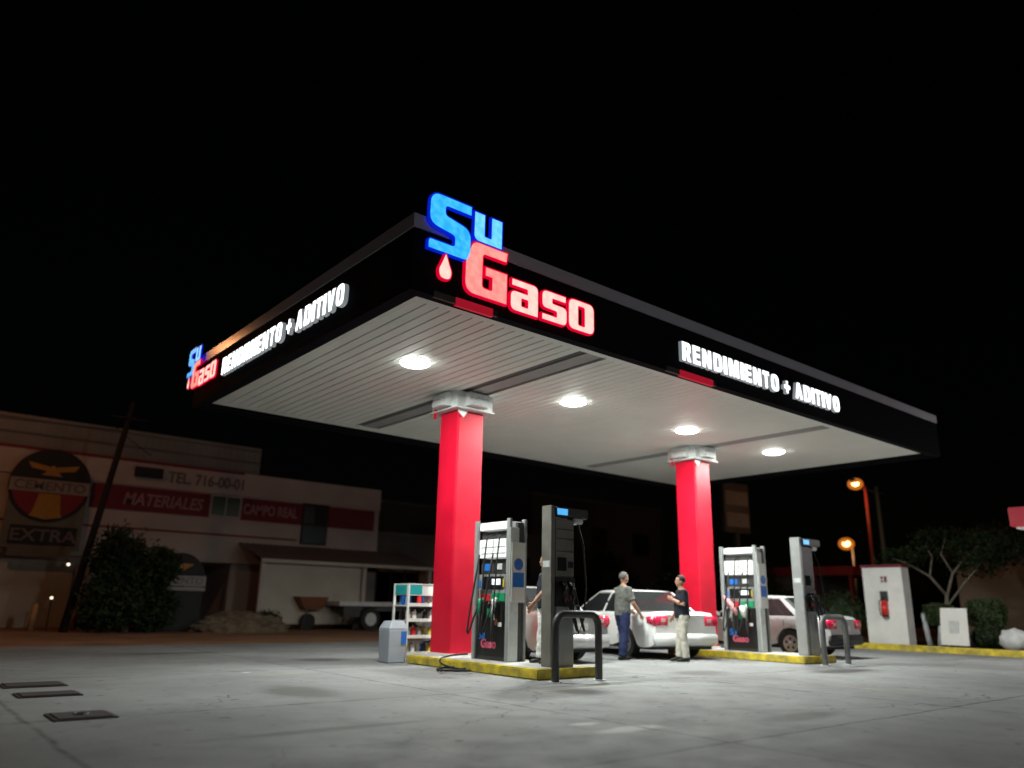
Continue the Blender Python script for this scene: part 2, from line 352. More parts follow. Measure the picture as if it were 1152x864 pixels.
# ---- glyph shapes (outer, holes) in a unit box; rounded by per-vertex radius
def rounded(poly, seg=5):
    out = []; n = len(poly)
    for i, (x, y, r) in enumerate(poly):
        if r <= 0: out.append((x, y)); continue
        p = Vector((x, y)); a = Vector(poly[i-1][:2])-p; b = Vector(poly[(i+1) % n][:2])-p
        d = min(r, a.length*.49, b.length*.49); a = p+a.normalized()*d; b = p+b.normalized()*d
        for k in range(seg+1):
            t = k/seg; q = a*(1-t)**2+p*2*t*(1-t)+b*t*t; out.append((q.x, q.y))
    return out
BOLD = {
 'R': ([[(0, 0, 0), (.34, 0, 0), (.34, .34, 0), (.44, .34, 0), (.66, 0, 0), (1.03, 0, 0), (.77, .39, 0), (.98, .52, .15), (.98, 1, .3), (0, 1, 0)]], [[(.34, .56, 0), (.34, .79, 0), (.62, .79, .09), (.62, .56, .09)]]),
 'E': ([[(0, 0, 0), (1, 0, 0), (1, .21, 0), (.38, .21, 0), (.38, .4, 0), (.93, .4, 0), (.93, .6, 0), (.38, .6, 0), (.38, .79, 0), (1, .79, 0), (1, 1, 0), (0, 1, 0)]], []),
 'N': ([[(0, 0, 0), (.31, 0, 0), (.31, .52, 0), (.66, 0, 0), (1, 0, 0), (1, 1, 0), (.69, 1, 0), (.69, .48, 0), (.34, 1, 0), (0, 1, 0)]], []),
 'D': ([[(0, 0, 0), (1, 0, .42), (1, 1, .42), (0, 1, 0)]], [[(.33, .21, 0), (.33, .79, 0), (.67, .79, .16), (.67, .21, .16)]]),
 'I': ([[(0, 0, 0), (1, 0, 0), (1, 1, 0), (0, 1, 0)]], []),
 'M': ([[(0, 0, 0), (.24, 0, 0), (.24, .58, 0), (.41, 0, 0), (.59, 0, 0), (.76, .58, 0), (.76, 0, 0), (1, 0, 0), (1, 1, 0), (.66, 1, 0), (.5, .45, 0), (.34, 1, 0), (0, 1, 0)]], []),
 'T': ([[(.33, 0, 0), (.67, 0, 0), (.67, .78, 0), (1, .78, 0), (1, 1, 0), (0, 1, 0), (0, .78, 0), (.33, .78, 0)]], []),
 'O': ([[(0, 0, .45), (1, 0, .45), (1, 1, .45), (0, 1, .45)]], [[(.33, .2, .17), (.33, .8, .17), (.67, .8, .17), (.67, .2, .17)]]),
 'A': ([[(-.04, 0, 0), (.29, 0, 0), (.35, .2, 0), (.65, .2, 0), (.71, 0, 0), (1.04, 0, 0), (.68, 1, 0), (.32, 1, 0)]], [[(.41, .4, 0), (.5, .7, 0), (.59, .4, 0)]]),
 'V': ([[(-.04, 1, 0), (.31, 1, 0), (.5, .36, 0), (.69, 1, 0), (1.04, 1, 0), (.68, 0, 0), (.32, 0, 0)]], []),
 '+': ([[(.37, .12, 0), (.63, .12, 0), (.63, .38, 0), (1, .38, 0), (1, .6, 0), (.63, .6, 0), (.63, .86, 0), (.37, .86, 0), (.37, .6, 0), (0, .6, 0), (0, .38, 0), (.37, .38, 0)]], []),
}
GL = {
 'S': ([[(0, .16, .06), (0, 0, 0), (.66, 0, .22), (1, 0, .22), (1, .56, .22), (.36, .66, .08), (.36, .84, .08), (1, .84, 0), (1, 1, 0), (0, 1, .24), (0, .44, .2), (.62, .36, .08), (.62, .16, .08)]], []),
 'u': ([[(0, 1, 0), (.36, 1, 0), (.36, .22, .06), (.62, .22, .06), (.62, 1, 0), (1, 1, 0), (1, 0, 0), (.66, 0, 0), (0, 0, .22)]], []),
 'G': ([[(1, 1, 0), (.98, .82, 0), (.42, .82, .08), (.42, .16, .08), (.66, .16, .05), (.66, .42, 0), (.5, .42, 0), (.5, .58, 0), (1, .58, 0), (1, 0, 0), (.05, 0, .22), (.05, .6, 0), (.2, 1, .12)]], []),
 'a': ([[(.04, 1, 0), (1, 1, .2), (1, 0, 0), (0, 0, .2), (0, .62, .18), (.62, .62, 0), (.62, .8, .04), (.04, .8, 0)]], [[(.38, .18, .04), (.38, .45, .04), (.64, .45, .04), (.64, .18, .04)]]),
 's': ([[(0, 0, 0), (1, 0, .2), (1, .6, .18), (.4, .62, .05), (.4, .8, .05), (.96, .8, 0), (.96, 1, 0), (0, 1, .2), (0, .42, .18), (.6, .4, .05), (.6, .19, .05), (0, .19, 0)]], []),
 'o': ([[(0, 0, .22), (1, 0, .22), (1, 1, .22), (0, 1, .22)]], [[(.36, .17, .06), (.36, .83, .06), (.64, .83, .06), (.64, .17, .06)]]),
 **BOLD,
 'drop': ([[(.5, 1, 0), (.75, .62, 0), (1, .3, .3), (.86, .02, .3), (.5, -.02, .3), (.14, .02, .3), (0, .3, .3), (.25, .62, 0)]], []),
}
def glyph(name, key, x, z, w, h, m, parent, depth, off, y=0, sh=0):
    cu = bpy.data.curves.new(name, 'CURVE'); cu.dimensions = '2D'; cu.fill_mode = 'BOTH'; cu.extrude = depth/2; cu.offset = off
    outs, holes = GL[key]
    def conv(poly):
        P = [(a*w, b*h, r*min(w, h)) for a, b, r in poly]; return rounded(P)
    for poly in outs+holes:
        pts = conv(poly); sp = cu.splines.new('POLY'); sp.points.add(len(pts)-1); sp.use_cyclic_u = True
        for k, (a, b) in enumerate(pts): sp.points[k].co = (a+sh*b, b, 0, 1)
    cu.materials.append(m); o = to_mesh(name, cu); o.parent = parent
    o.location = (x, y, z); o.rotation_euler = FRONT; return o
LOGO = [('S', -.06, 5.57, .68, .83, E_blue, E_blue2), ('u', .68, 5.93, .49, .43, E_pale, E_blue2), ('G', .52, 5.12, .76, .78, E_pink, E_red),
        ('a', 1.36, 5.08, .51, .47, E_pink2, E_red), ('s', 1.96, 5.09, .49, .46, E_pink2, E_red), ('o', 2.5, 5.09, .53, .48, E_pink2, E_red), ('drop', .12, 5.2, .21, .36, E_pink2, E_red)]
def sign_logo(root, dz=0):
    for key, x, z, w, h, mf, me in LOGO:
        nm = 'fuel_drop_emblem' if key == 'drop' else 'letter'
        L = glyph(nm, key, x, z+dz, w, h, me, root, .05, .019, y=.0)
        g = glyph('lit_face', key, 0, 0, w, h, mf, L, .02, -.004); g.rotation_euler = (0, 0, 0); g.location = (0, 0, .022)
lg = thing('illuminated_logo_sign', 'large lit blue and pink SuGaso letters at the near corner of the canopy front', 'sign', (0, -OF-.06, 0))
sign_logo(lg)
lg2 = thing('illuminated_logo_sign', 'small-looking lit SuGaso letters at the far left end of the canopy side', 'sign', (-OF-.08, 8.62, 0), -PI/2)
sign_logo(lg2); lg2.scale = (.6, .6, .73); lg2.location.z = 1.58
def slogan(root, cap=.335, total=5.42, z=5.165):
    # bold channel letters, each one a part
    s = 'RENDIMIENTO + ADITIVO'
    widths = {'R': .92, 'E': .8, 'N': 1.0, 'D': .98, 'I': .4, 'M': 1.22, 'T': .84, 'O': 1.02, ' ': .42, '+': .8, 'A': .98, 'V': .94}
    tot = sum(widths[c] for c in s); k = total/tot; x = 0
    for c in s:
        w = widths[c]*k
        if c != ' ':
            gw = w*.76
            L = glyph('letter', c, x+(w-gw)/2, z, gw, cap, E_wht2, root, .07, .008)
            g = glyph('lit_face', c, 0, 0, gw, cap, E_wht, L, .01, -.003); g.rotation_euler = (0, 0, 0); g.location = (0, 0, .036)
        x += w
sg = thing('illuminated_slogan_sign', 'white lit RENDIMIENTO + ADITIVO letters on the canopy front above the second pillar', 'sign', (5.13, -OF-.09, 0)); slogan(sg)
sg2 = thing('illuminated_slogan_sign', 'white lit RENDIMIENTO + ADITIVO letters on the foreshortened left side of the canopy', 'sign', (-OF-.09, 6.35, 0), -PI/2); slogan(sg2, total=5.0, z=5.2)
for x0, x1, lab in ((.47, 1.1, 'short red lit strip hanging under the canopy edge below the big logo'), (5.22, 6.16, 'longer red lit strip hanging under the canopy edge below the white slogan')):
    r = thing('pump_side_strip', lab, 'sign', (x0, -OF-.02, 4.91), group='red strips under the canopy front')
    b = MB(); b.box((0, 0, 0), (x1-x0, .05, .115)); b.build('strip_face', E_strip, r)
    b = MB(); b.box((-.36, .002, .02), (-.01, .045, .11)); b.build('dark_end_plate', M_dark, r)
    b = MB(); b.box((x1-x0+.01, .002, .02), (x1-x0+.09, .045, .11)); b.build('end_bracket', M_black, r)

# ================================================================ PUMP ISLANDS
def island(x0, lab):
    r = thing('pump_island', lab, 'kerb island', (x0, .86, 0), group='yellow-edged pump islands')
    L, Wd = 3.6, 1.3
    b = MB(); b.box((0, 0, 0), (Wd, L, .15), .02); b.build('kerb_edge', M_yel, r)
    b = MB(); b.box((.1, .1, .145), (Wd-.1, L-.1, .155)); b.build('island_top', M_isl, r)
    return r
island(3.0, 'yellow-edged concrete island at the foot of the nearer red pillar')
island(10.4, 'yellow-edged concrete island at the foot of the farther red pillar')

def dispenser(x0, lab, variant):
    r = thing('fuel_dispenser', lab, 'fuel pump', (x0, 2.18, .155), group='fuel dispensers')
    D, L = .4, 1.0     # X depth, Y length; faces -X and +X
    for ix in (0, D-.06):
        for iy in (0, L-.09):
            b = MB(); b.box((ix, iy, 0), (ix+.06, iy+.09, 2.36), .008); b.build('upright', M_grey, r)
    b = MB(); b.box((.03, .09, .06), (D-.03, L-.09, .92), .01); cab = b.build('lower_cabinet', M_black, r)
    b = MB(); b.box((.03, .07, 0), (D-.03, L-.07, .06)); b.build('plinth', M_dark, cab)
    b = MB(); b.box((.05, .1, .95), (D-.05, L-.1, 1.42), .01); mid = b.build('display_cabinet', M_grey, r)
    for fx in (.046, D-.05):
        b = MB(); b.box((fx, .2, 1.16), (fx+.004, .8, 1.38)); b.build('display', M_glass, mid)
        b = MB(); b.box((fx-.004, .28, 1.24), (fx, .52, 1.34)); b.build('price_readout', E_disp, mid)
        b = MB(); b.box((fx-.004, .56, .97), (fx+.001, .86, 1.08)); b.build('red_grade_label', M_redl, mid)
        b = MB(); b.box((fx-.004, .14, .97), (fx+.001, .5, 1.1)); b.build('green_grade_label', M_green, mid)
        b = MB(); b.box((fx-.002, .52, 1.1), (fx+.001, .86, 1.15)); b.build('keypad_strip', M_steel, mid)
    b = MB(); b.box((.04, .1, 1.7), (D-.04, L-.1, 2.02), .01); b.build('white_sign_band', mat('pump_band', (.8, .8, .8), .4, emit=(1, 1, 1), es=.35), r)
    b = MB(); b.box((.04, .1, 2.18), (D-.04, L-.1, 2.32), .01); b.build('top_light_box', mat('pump_top', (.8, .8, .8), .4, emit=(1, 1, 1), es=.18), r)
    b = MB(); b.box((.1, .1, 1.44), (D-.1, L-.1, 1.68)); b.box((.1, .1, 2.04), (D-.1, L-.1, 2.16)); b.build('hose_gantry', M_dark, r)
    # end face (towards the camera): grey upright with blue stickers
    b = MB(); b.box((.0, -.02, 0), (.2, 0, 2.2), .004); endp = b.build('end_panel', M_galv, r)
    b = MB(); b.box((.2, .02, .0), (D-.07, .08, 2.3)); b.build('end_recess', M_dark, r)
    b = MB(); b.box((.03, -.036, .95), (.33, -.021, 1.95)); b.build('notice_board', M_white, endp)
    b = MB(); b.box((.06, -.042, 1.2), (.3, -.036, 1.44)); b.cyl((.18, -.042, 1.58), (.18, -.036, 1.58), .1); b.build('blue_sticker', M_blue, endp)
    # nozzles + hoses on the visible side
    for i, yy in enumerate((.3, .68)):
        b = MB(); b.tube([(-.03, yy, 1.02), (-.07, yy, .93), (-.09, yy+.02, .78), (-.03, yy+.03, .66)], [.028, .035, .03, .014], 8)
        b.box((-.1, yy-.02, .86), (-.04, yy+.03, 1.0)); b.build('nozzle', (M_white, M_green)[(i+variant) % 2] if variant == 0 else M_white, r, True)
        pts = [(-.08, yy, .95)]+[(-.12-.1*math.sin(k/8*PI), yy+.16*math.sin(k/8*PI), .95-.7*math.sin(k/8*PI)+.8*(k/8)**2) for k in range(1, 9)]
        b = MB(); b.tube(pts, .016, 8); b.build('hose', M_rubber, r, True)
    if variant:
        b = MB(); b.tube([(-.02, .92, 1.2), (-.1, .8, 1.16), (-.14, .62, 1.0), (-.12, .5, .8)], [.03, .05, .06, .05], 10); b.build('red_and_white_hose_cover', mat('pink_cover', (.75, .35, .38), .6), r, True)
        b = MB(); b.tube([(-.02, .45, .98), (-.12, .36, .95), (-.14, .3, .75)], [.03, .09, .05], 10); b.build('white_nozzle_cover', M_white, r, True)
    for q_, (yy, zz, ww, hh, mm) in enumerate(((.16, 1.2, .05, .14, M_yel), (.83, 1.2, .05, .12, M_blue), (.5, .7, .1, .14, M_green), (.2, .55, .1, .07, M_white), (.78, .72, .06, .1, M_galv), (.3, 1.5, .16, .1, M_galv), (.6, 1.48, .2, .12, M_blue))):
        fx_ = .026 if zz < .95 else (.044 if zz < 1.44 else .094)
        b = MB(); b.box((fx_-.006, yy, zz), (fx_, yy+ww, zz+hh)); b.build('sticker', mm, cab if zz < .95 else mid)
    for q_, (ya, yb_) in enumerate(((.15, .55), (.5, .9))):
        pts = [(.08, ya, 2.1), (-.1, ya, 2.05)]+[(-.12-.04*math.sin(k/9*PI), ya+(yb_-ya)*.35*k/9, 2.05-1.75*math.sin(k/9*PI*.62)+(.3*(k/9)**3 if k > 6 else 0)) for k in range(1, 10)]
        b = MB(); b.tube(pts, .014, 8); b.build('gantry_hose', M_rubber, r, True)
    for zz in (1.77, 1.88):
        b = MB(); b.box((.034, .16, zz), (.04, .84, zz+.012)); b.build('printed_line', M_grey, r)
    # small logo on the lower cabinet
    lx = .024
    t1 = text('blue_logo_letters', 'Su', .2, M_blue, cab, (lx, .84, .34), LEFTW, ext=.002, offset=.008)
    t2 = text('red_logo_letters', 'Gaso', .2, mat('logo_pink', (.7, .12, .2), .5), cab, (lx, .76, .2), LEFTW, ext=.002, offset=.008)
    if not variant:
        b = MB(); b.cyl((.02, .35, .62), (.03, .35, .62), .05); b.build('orange_sticker', M_orange, cab)
    return r
dispenser(3.5, 'grey fuel dispenser with black lower cabinet beside the nearer red pillar', 0)
dispenser(10.9, 'grey fuel dispenser with white nozzle covers beside the farther red pillar', 1)

def terminal(x0, lab, body, first):
    r = thing('service_tower', lab, 'fuel pump', (x0, .98, .155), group='tall service towers with blue lit tops')
    h = 2.48
    b = MB(); b.box((0, .05, 0), (.08, .29, h), .01); b.build('side_slab', M_brown if first else M_grey, r)
    b = MB(); b.box((.08, .06, 1.35), (.52, .28, h-.2), .02); b.build('upper_cabinet', body, r)
    b = MB(); b.box((.09, .03, 0), (.47, .27, .9), .01); b.build('lower_cabinet', M_grey, r)
    b = MB(); b.box((.09, .05, .9), (.52, .27, 1.35)); b.build('nozzle_recess', M_black, r)
    b = MB(); b.box((.07, .0, h-.17), (.8, .3, h-.02), .02); hd = b.build('head_box', M_dark, r)
    b = MB(); b.box((.08, -.012, h-.15), (.3, .0, h-.05)); b.build('blue_lit_panel', E_cyan, hd)
    b = MB(); b.box((.5, .04, h-.26), (.72, .26, h-.17), .02); b.build('hose_reel_cover', M_galv, hd)
    for zz in (1.75, 1.95, 2.1):
        b = MB(); b.box((.12, .054, zz), (.5, .06, zz+.012)); b.build('panel_gap', M_black, r)
    b = MB(); b.box((.14, .05, 1.45), (.33, .06, 1.66)); b.build('screen', M_glass, r)
    b = MB(); b.box((.37, .05, 1.5), (.48, .06, 1.6)); b.build('card_reader', M_black, r)
    b = MB(); b.tube([(.62, .1, 2.25), (.66, .0, 1.9), (.68, -.04, 1.2), (.6, -.06, .7), (.5, -.05, .5), (.42, -.03, .8), (.4, -.02, 1.0)], .014, 8); b.build('gantry_hose', M_rubber, r, True)
    for i, xx in enumerate((.2, .36)):
        b = MB(); b.tube([(xx, .04, 1.28), (xx, -.03, 1.2), (xx+.02, -.07, 1.05), (xx+.02, -.01, .94)], [.02, .035, .03, .014], 8); b.box((xx-.03, -.08, 1.08), (xx+.03, -.02, 1.2)); b.build('nozzle', M_black, r, True)
        b = MB(); b.tube([(xx, -.05, 1.1)]+[(xx+.25*math.sin(k/8*PI), -.07, 1.1-.65*math.sin(k/8*PI)+.15*k/8) for k in range(1, 9)], .015, 8); b.build('hose', M_rubber, r, True)
    b = MB(); b.box((.26, .034, .98), (.42, .05, 1.06)); b.build('red_label', M_redl, r)
    b = MB(); b.box((-.004, .09, 1.5), (0, .25, 1.6)); b.build('side_notice', M_galv, r)
terminal(3.42, 'tall dark service tower with blue lit top on the nearer pump island', M_brown, True)
terminal(10.86, 'tall grey service tower with blue lit top on the farther pump island', M_dark, False)

def hoop(x0, x1, y, h, m, lab):
    r = thing('guard_hoop', lab, 'guard rail', ((x0+x1)/2, y, 0), group='metal hoops guarding the pump islands')
    w = (x1-x0)/2; pts = [(-w, 0, 0), (-w, 0, h-.18)]
    for k in range(1, 6): a = PI-k*PI/10; pts.append((-w+.18+.18*math.cos(a), 0, h-.18+.18*math.sin(a)))
    for k in range(0, 6): a = PI/2-k*PI/10; pts.append((w-.18+.18*math.cos(a), 0, h-.18+.18*math.sin(a)))
    pts.append((w, 0, 0))
    b = MB(); b.tube(pts, .057, 14, (0, 1, 0)); b.build('bent_pipe', m, r, True)
    for sx in (-w, w):
        b = MB(); b.cyl((sx, 0, 0), (sx, 0, .012), .1); b.build('foot_plate', M_galv, r)
hoop(3.02, 3.92, .5, .95, M_dark, 'dark bent pipe guard hoop in front of the nearer pump island')
hoop(10.55, 11.5, .5, .95, mat('hoop_grey', (.2, .2, .2), .5, metal=.3, var=.3), 'grey bent pipe guard hoop in front of the farther pump island')

# hose lying over the kerb
b = MB(); pts = []
for k in range(70):
    t = k/69; a = t*2*PI*2.4
    pts.append((3.05-.55*t+.22*math.cos(a)+.25*(1-t)**3, 3.3-1.1*t+.30*math.sin(a), max(.02, .2*(1-t*3))+.015*math.sin(a*1.3)+.02))
b.tube(pts, .017, 8, (0, 0, 1)); hs = b.build('rubber_hose', M_rubber, None, True); tag(hs, 'black rubber hose coiled over the yellow kerb by the nearer pillar', 'hose')

# oil rack and bin behind the first pillar
r = thing('oil_display_rack', 'white wire rack of oil bottles with a teal top left of the nearer red pillar', 'display rack', (3.15, 4.75, 0))
b = MB(); w, d, h = .95, .5, 1.42
for px in (0, w):
    for py in (0, d): b.box((px-.018, py-.018, 0), (px+.018, py+.018, h))
for zz in (.05, h-.02):
    for py in (0, d): b.box((0, py-.012, zz), (w, py+.012, zz+.02))
    for px in (0, w): b.box((px-.012, 0, zz), (px+.012, d, zz+.02))
b.build('frame', M_white, r)
b = MB(); b.box((0, 0, h-.22), (w, .02, h)); b.box((-.01, .0, h-.22), (.0, d, h)); b.build('header_panel', M_white, r)
b = MB(); b.box((-.018, .05, h-.2), (-.011, d-.05, h-.03)); b.box((0, -.005, h-.2), (.3, 0, h-.03)); b.build('teal_sign', M_teal, r)
for i, z in enumerate((.12, .42, .72, 1.0)):
    b = MB(); b.box((0, 0, z), (w, d, z+.02)); b.box((0, -.012, z), (w, 0, z+.06)); sh = b.build('shelf', M_white, r)
    for row, yy in enumerate((.1, .34)):
        for q in range(7):
            if random.random() < .15: continue
            c = random.choice([M_white, M_white, M_grey, M_yel, M_redl, M_black, M_blue, M_galv]); xx = .08+q*.128
            bb = MB(); bb.box((xx-.042, yy-.03, z+.02), (xx+.042, yy+.03, z+.19), .01); bb.cyl((xx+.015, yy, z+.19), (xx+.015, yy, z+.225), .014, n=8)
            bb.build('oil_bottle', c, sh)
r = thing('waste_bin', 'pale blue-grey bin with sloping lid and blue label beside the oil rack', 'bin', (2.7, 4.6, 0))
b = MB(); b.loft([[(0, 0, 0), (.42, 0, 0), (.42, .42, 0), (0, .42, 0)], [(-.03, -.03, .62), (.45, -.03, .62), (.45, .45, .62), (-.03, .45, .62)]]); b.build('bin_body', M_bin, r, bevel=.02)
b = MB(); b.loft([[(-.035, -.035, .622), (.455, -.035, .622), (.455, .455, .622), (-.035, .455, .622)], [(.06, .06, .77), (.4, .06, .77), (.4, .4, .77), (.06, .4, .77)]]); b.build('lid', M_bin, r, bevel=.02)
b = MB(); b.box((.28, -.036, .35), (.42, -.028, .58)); b.build('blue_label', M_blue, r); r.scale = (.82, .82, .95)

# drain covers
for i, (x0, y0, x1, y1, lab) in enumerate(((-3.42, 3.05, -2.75, 3.6, 'farthest of the three dark covers in the concrete at lower left'), (-3.42, 1.95, -2.8, 2.42, 'middle one of the three dark covers in the concrete at lower left'),
                       (-3.42, 0, -2.9, .52, 'nearest of the three dark covers in the concrete, with a ring handle'))):
    r = thing('tank_cover', lab, 'ground cover', (x0, y0, 0), group='dark tank covers in the ground')
    w, d = x1-x0, y1-y0
    b = MB(); b.box((0, 0, .002), (w, d, .012)); b.build('frame', M_dark, r)
    b = MB(); b.box((.04, .04, .012), (w-.04, d-.04, .02)); pl = b.build('cover_plate', mat('plate', (.06, .05, .05), .7, var=.3, vscale=10, bump=.5, bscale=50), r)
    if i == 2:
        b = MB(); b.tube([(w/2+.06*math.cos(a*PI/6), d/2+.06*math.sin(a*PI/6), .026) for a in range(12)], .007, 6, (0, 0, 1)); b.build('ring_handle', M_steel, pl)

# ================================================================ CARS
def car(lab, loc, rz, L, Wd, H, paint, pal):
    r = thing('parked_car', lab, 'car', loc, rz, 'cars at the pumps')
    hw = Wd/2; belt = H*.63; wr = .31; y0 = -L/2; y1 = L/2
    wy = (y0+.98, y1-.86)
    st = sorted(set([y0, y0+.05, y0+.16, y0+.35, y0+.5, y1-.4, y1-.2, y1-.07, y1]+[w_+wr*1.18*math.cos(a*PI/8) for w_ in wy for a in range(9)]+[y0+1.6+.25*i for i in range(int((L-3.2)/.25))]))
    rings = []
    for y in st:
        u = (y-y0)/L
        if u < .5: top = belt+.04 if y-y0 > .1 else belt-.10+(y-y0)*1.2; 
        else: top = belt-.02-.13*max(0, (u-.66)/.34)**1.2-(.12 if u > .985 else 0)
        e = min(y-y0, y1-y); wf = 1-.13*max(0, 1-e/.42)**2
        h_ = hw*wf; zb = .24+(.12*max(0, 1-e/.2))
        for w_ in wy:
            dd = wr*1.18
            if abs(y-w_) < dd: zb = max(zb, .3+math.sqrt(dd*dd-(y-w_)**2))
        mid = max(zb+.03, .5); b2 = max(mid+.02, belt-.06)
        half = [(h_*.95, zb), (h_*1.0, max(zb+.015, .42)), (h_*1.0, max(mid, .56)), (h_*.985, b2), (h_*.93, max(top, b2+.01)), (h_*.6, max(top, b2+.01)+.03)]
        rings.append([(-x_, y, z_) for x_, z_ in half]+[(x_, y, z_) for x_, z_ in half[::-1]])
    b = MB(); b.loft(rings); body = b.build('body', paint, r, True)
    mo = body.modifiers.new('edge', 'EDGE_SPLIT'); mo.split_angle = math.radians(35)
    b = MB(); b.box((-hw*.9, y0+.2, .2), (hw*.9, y1-.2, .5)); b.build('underbody', M_rubber, r)
    # cabin glass
    yb, yt, ytf, yf = y0+.62*(L/4.6), y0+1.3*(L/4.6), y1-2.0*(L/4.6), y1-1.15*(L/4.6)
    hb, ht = hw*.91, hw*.68; zt = H-.04
    def ring(z, k):
        a = hb+(ht-hb)*k; ya = yb+(yt-yb)*k; yc = yf+(ytf-yf)*k; m_ = .06
        return [(-a*.86, ya-m_*.3, z), (a*.86, ya-m_*.3, z), (a, ya+.14, z), (a, yc-.14, z), (a*.86, yc+m_*.3, z), (-a*.86, yc+m_*.3, z), (-a, yc-.14, z), (-a, ya+.14, z)]
    b = MB(); b.loft([ring(belt+.01, 0), ring(belt+.01+(zt-belt)*.5, .42), ring(zt, 1)]); b.build('window_glass', M_glass, r, False)
    rr_ = [[(x_*1.02, y_, z_) for x_, y_, z_ in ring(zt-.05, .94)], [(x_*1.02, y_, z_) for x_, y_, z_ in ring(zt, 1.0)], [(x_*.8, y_*.85+.0, z_) for x_, y_, z_ in ring(H-.005, 1)], [(x_*.3, y_*.4, z_) for x_, y_, z_ in ring(H+.012, 1)]]
    b = MB(); b.loft(rr_); b.build('roof', paint, r, True)
    def P(k, xs, yy0, yy1): a = hb+(ht-hb)*k; return (xs*(a+.006), yy0+(yy1-yy0)*k, belt+(zt-belt)*k)
    for sgn in (-1, 1):
        for (a0, a1, wd) in ((yb+.12, yt+.16, .10), (yf-.1, ytf-.1, .035), ((yb+yf)/2+.02, (yt+ytf)/2, .035), (yb+.52, yt+.38, .018)):
            b = MB(); q = [P(0, sgn, a0-wd, a1-wd), P(0, sgn, a0+wd, a1+wd), P(1, sgn, a0+wd*.7, a1), P(1, sgn, a0-wd*.7, a1-wd*1.2)]
            v = [Vector(p_) for p_ in q]; n_ = Vector((sgn*.012, 0, 0.004))
            b.loft([[p_-n_*2 for p_ in v], [p_+n_ for p_ in v]]); b.build('window_pillar', paint if wd > .03 else M_black, r)
        b = MB(); b.box((sgn*(hb-.02), yb+.1, belt-.01), (sgn*(hb+.012), yf-.1, belt+.035)); b.build('belt_line', M_black if pal else paint, r)
        # tail lamps wrap the corner
        b = MB(); xs = sgn*hw
        b.box((min(xs*.52, xs*.9), y0-.014, belt-.24), (max(xs*.52, xs*.9), y0+.06, belt-.02), .015)
        b.box((min(xs*.86, xs*.955), y0+.0, belt-.2), (max(xs*.86, xs*.955), y0+.28, belt-.04), .015); tl = b.build('tail_lamp', M_tail, r, True)
        b = MB(); b.box((min(xs*.6, xs*.72), y0-.018, belt-.15), (max(xs*.6, xs*.72), y0-.008, belt-.08)); b.build('reversing_lamp', M_amber, tl)
        b = MB(); b.box((min(xs*.5, xs*.92), y1-.1, .58), (max(xs*.5, xs*.92), y1+.0, .72), .02); b.build('headlight', M_amber, r)
        b = MB(); b.sph((sgn*(hw+.07), yf-.25, belt+.06), .1, (.7, .5, .7)); b.box((min(sgn*(hw-.06), sgn*hw), yf-.27, belt+.0), (max(sgn*(hw-.06), sgn*hw), yf-.22, belt+.05)); b.build('side_mirror', paint, r, True)
        for yy in ((yb+yf)/2-.18, (yb+yf)/2+.85):
            b = MB(); b.box((min(sgn*(hw-.01), sgn*(hw+.022)), yy-.22, belt-.15), (max(sgn*(hw-.01), sgn*(hw+.022)), yy-.04, belt-.115), .006); b.build('door_handle', M_black if pal else paint, r)
        for yy in ((yb+yf)/2+.02, yb+.55, yf-.2):
            b = MB(); b.box((min(sgn*hw*.98, sgn*(hw+.002)), yy-.004, .4), (max(sgn*hw*.98, sgn*(hw+.002)), yy+.004, belt-.05)); b.build('door_gap', M_black, r)
        for w_ in wy:
            b = MB(); b.cyl((sgn*(hw-.2), w_, wr), (sgn*(hw-.015), w_, wr), wr, n=28); ty = b.build('wheel', M_rubber, r, False, bevel=.02)
            b = MB(); b.cyl((sgn*(hw-.03), w_, wr), (sgn*(hw-.005), w_, wr), wr*.62, n=24); b.sph((sgn*(hw-.005), w_, wr), .05); b.build('rim', M_steel, ty)
            b = MB()
            for q in range(5):
                a = q*2*PI/5+.3; b.cyl((sgn*(hw-.0), w_+.11*math.cos(a), wr+.11*math.sin(a)), (sgn*(hw-.002)+sgn*.003, w_+.11*math.cos(a), wr+.11*math.sin(a)), .035, n=8)
            b.build('rim_opening', M_black, ty)
    b = MB(); b.box((-hw*.9, y0-.05, .3), (hw*.9, y0+.1, .54), .03); b.build('rear_bumper', paint if not pal else M_black, r, True)
    b = MB(); b.box((-hw*.88, y1-.1, .28), (hw*.88, y1+.04, .5), .03); b.build('front_bumper', paint if not pal else M_black, r, True)
    b = MB(); b.box((-.17, y0-.03, .62), (.17, y0-.008, .75)); b.build('licence_plate', M_white, r)
    b = MB(); b.box((-hw*.6, y0-.006, belt-.02), (hw*.6, y0+.004, belt-.01)); b.build('boot_gap', M_black, r)
    return r
car('white sedan at the pumps with two people standing behind it', (9.68, 5.07, 0), -.25, 4.55, 1.86, 1.47, M_carw, 0)
car('pale silver sedan mostly hidden behind the nearer dispenser', (5.95, 2.9+2.25, 0), 0, 4.45, 1.72, 1.45, M_cars, 0)
car('pewter sedan with black bumpers parked beyond the farther pump island', (13.3, 1.45+2.15, 0), .02, 4.3, 1.68, 1.42, M_carg, 1)

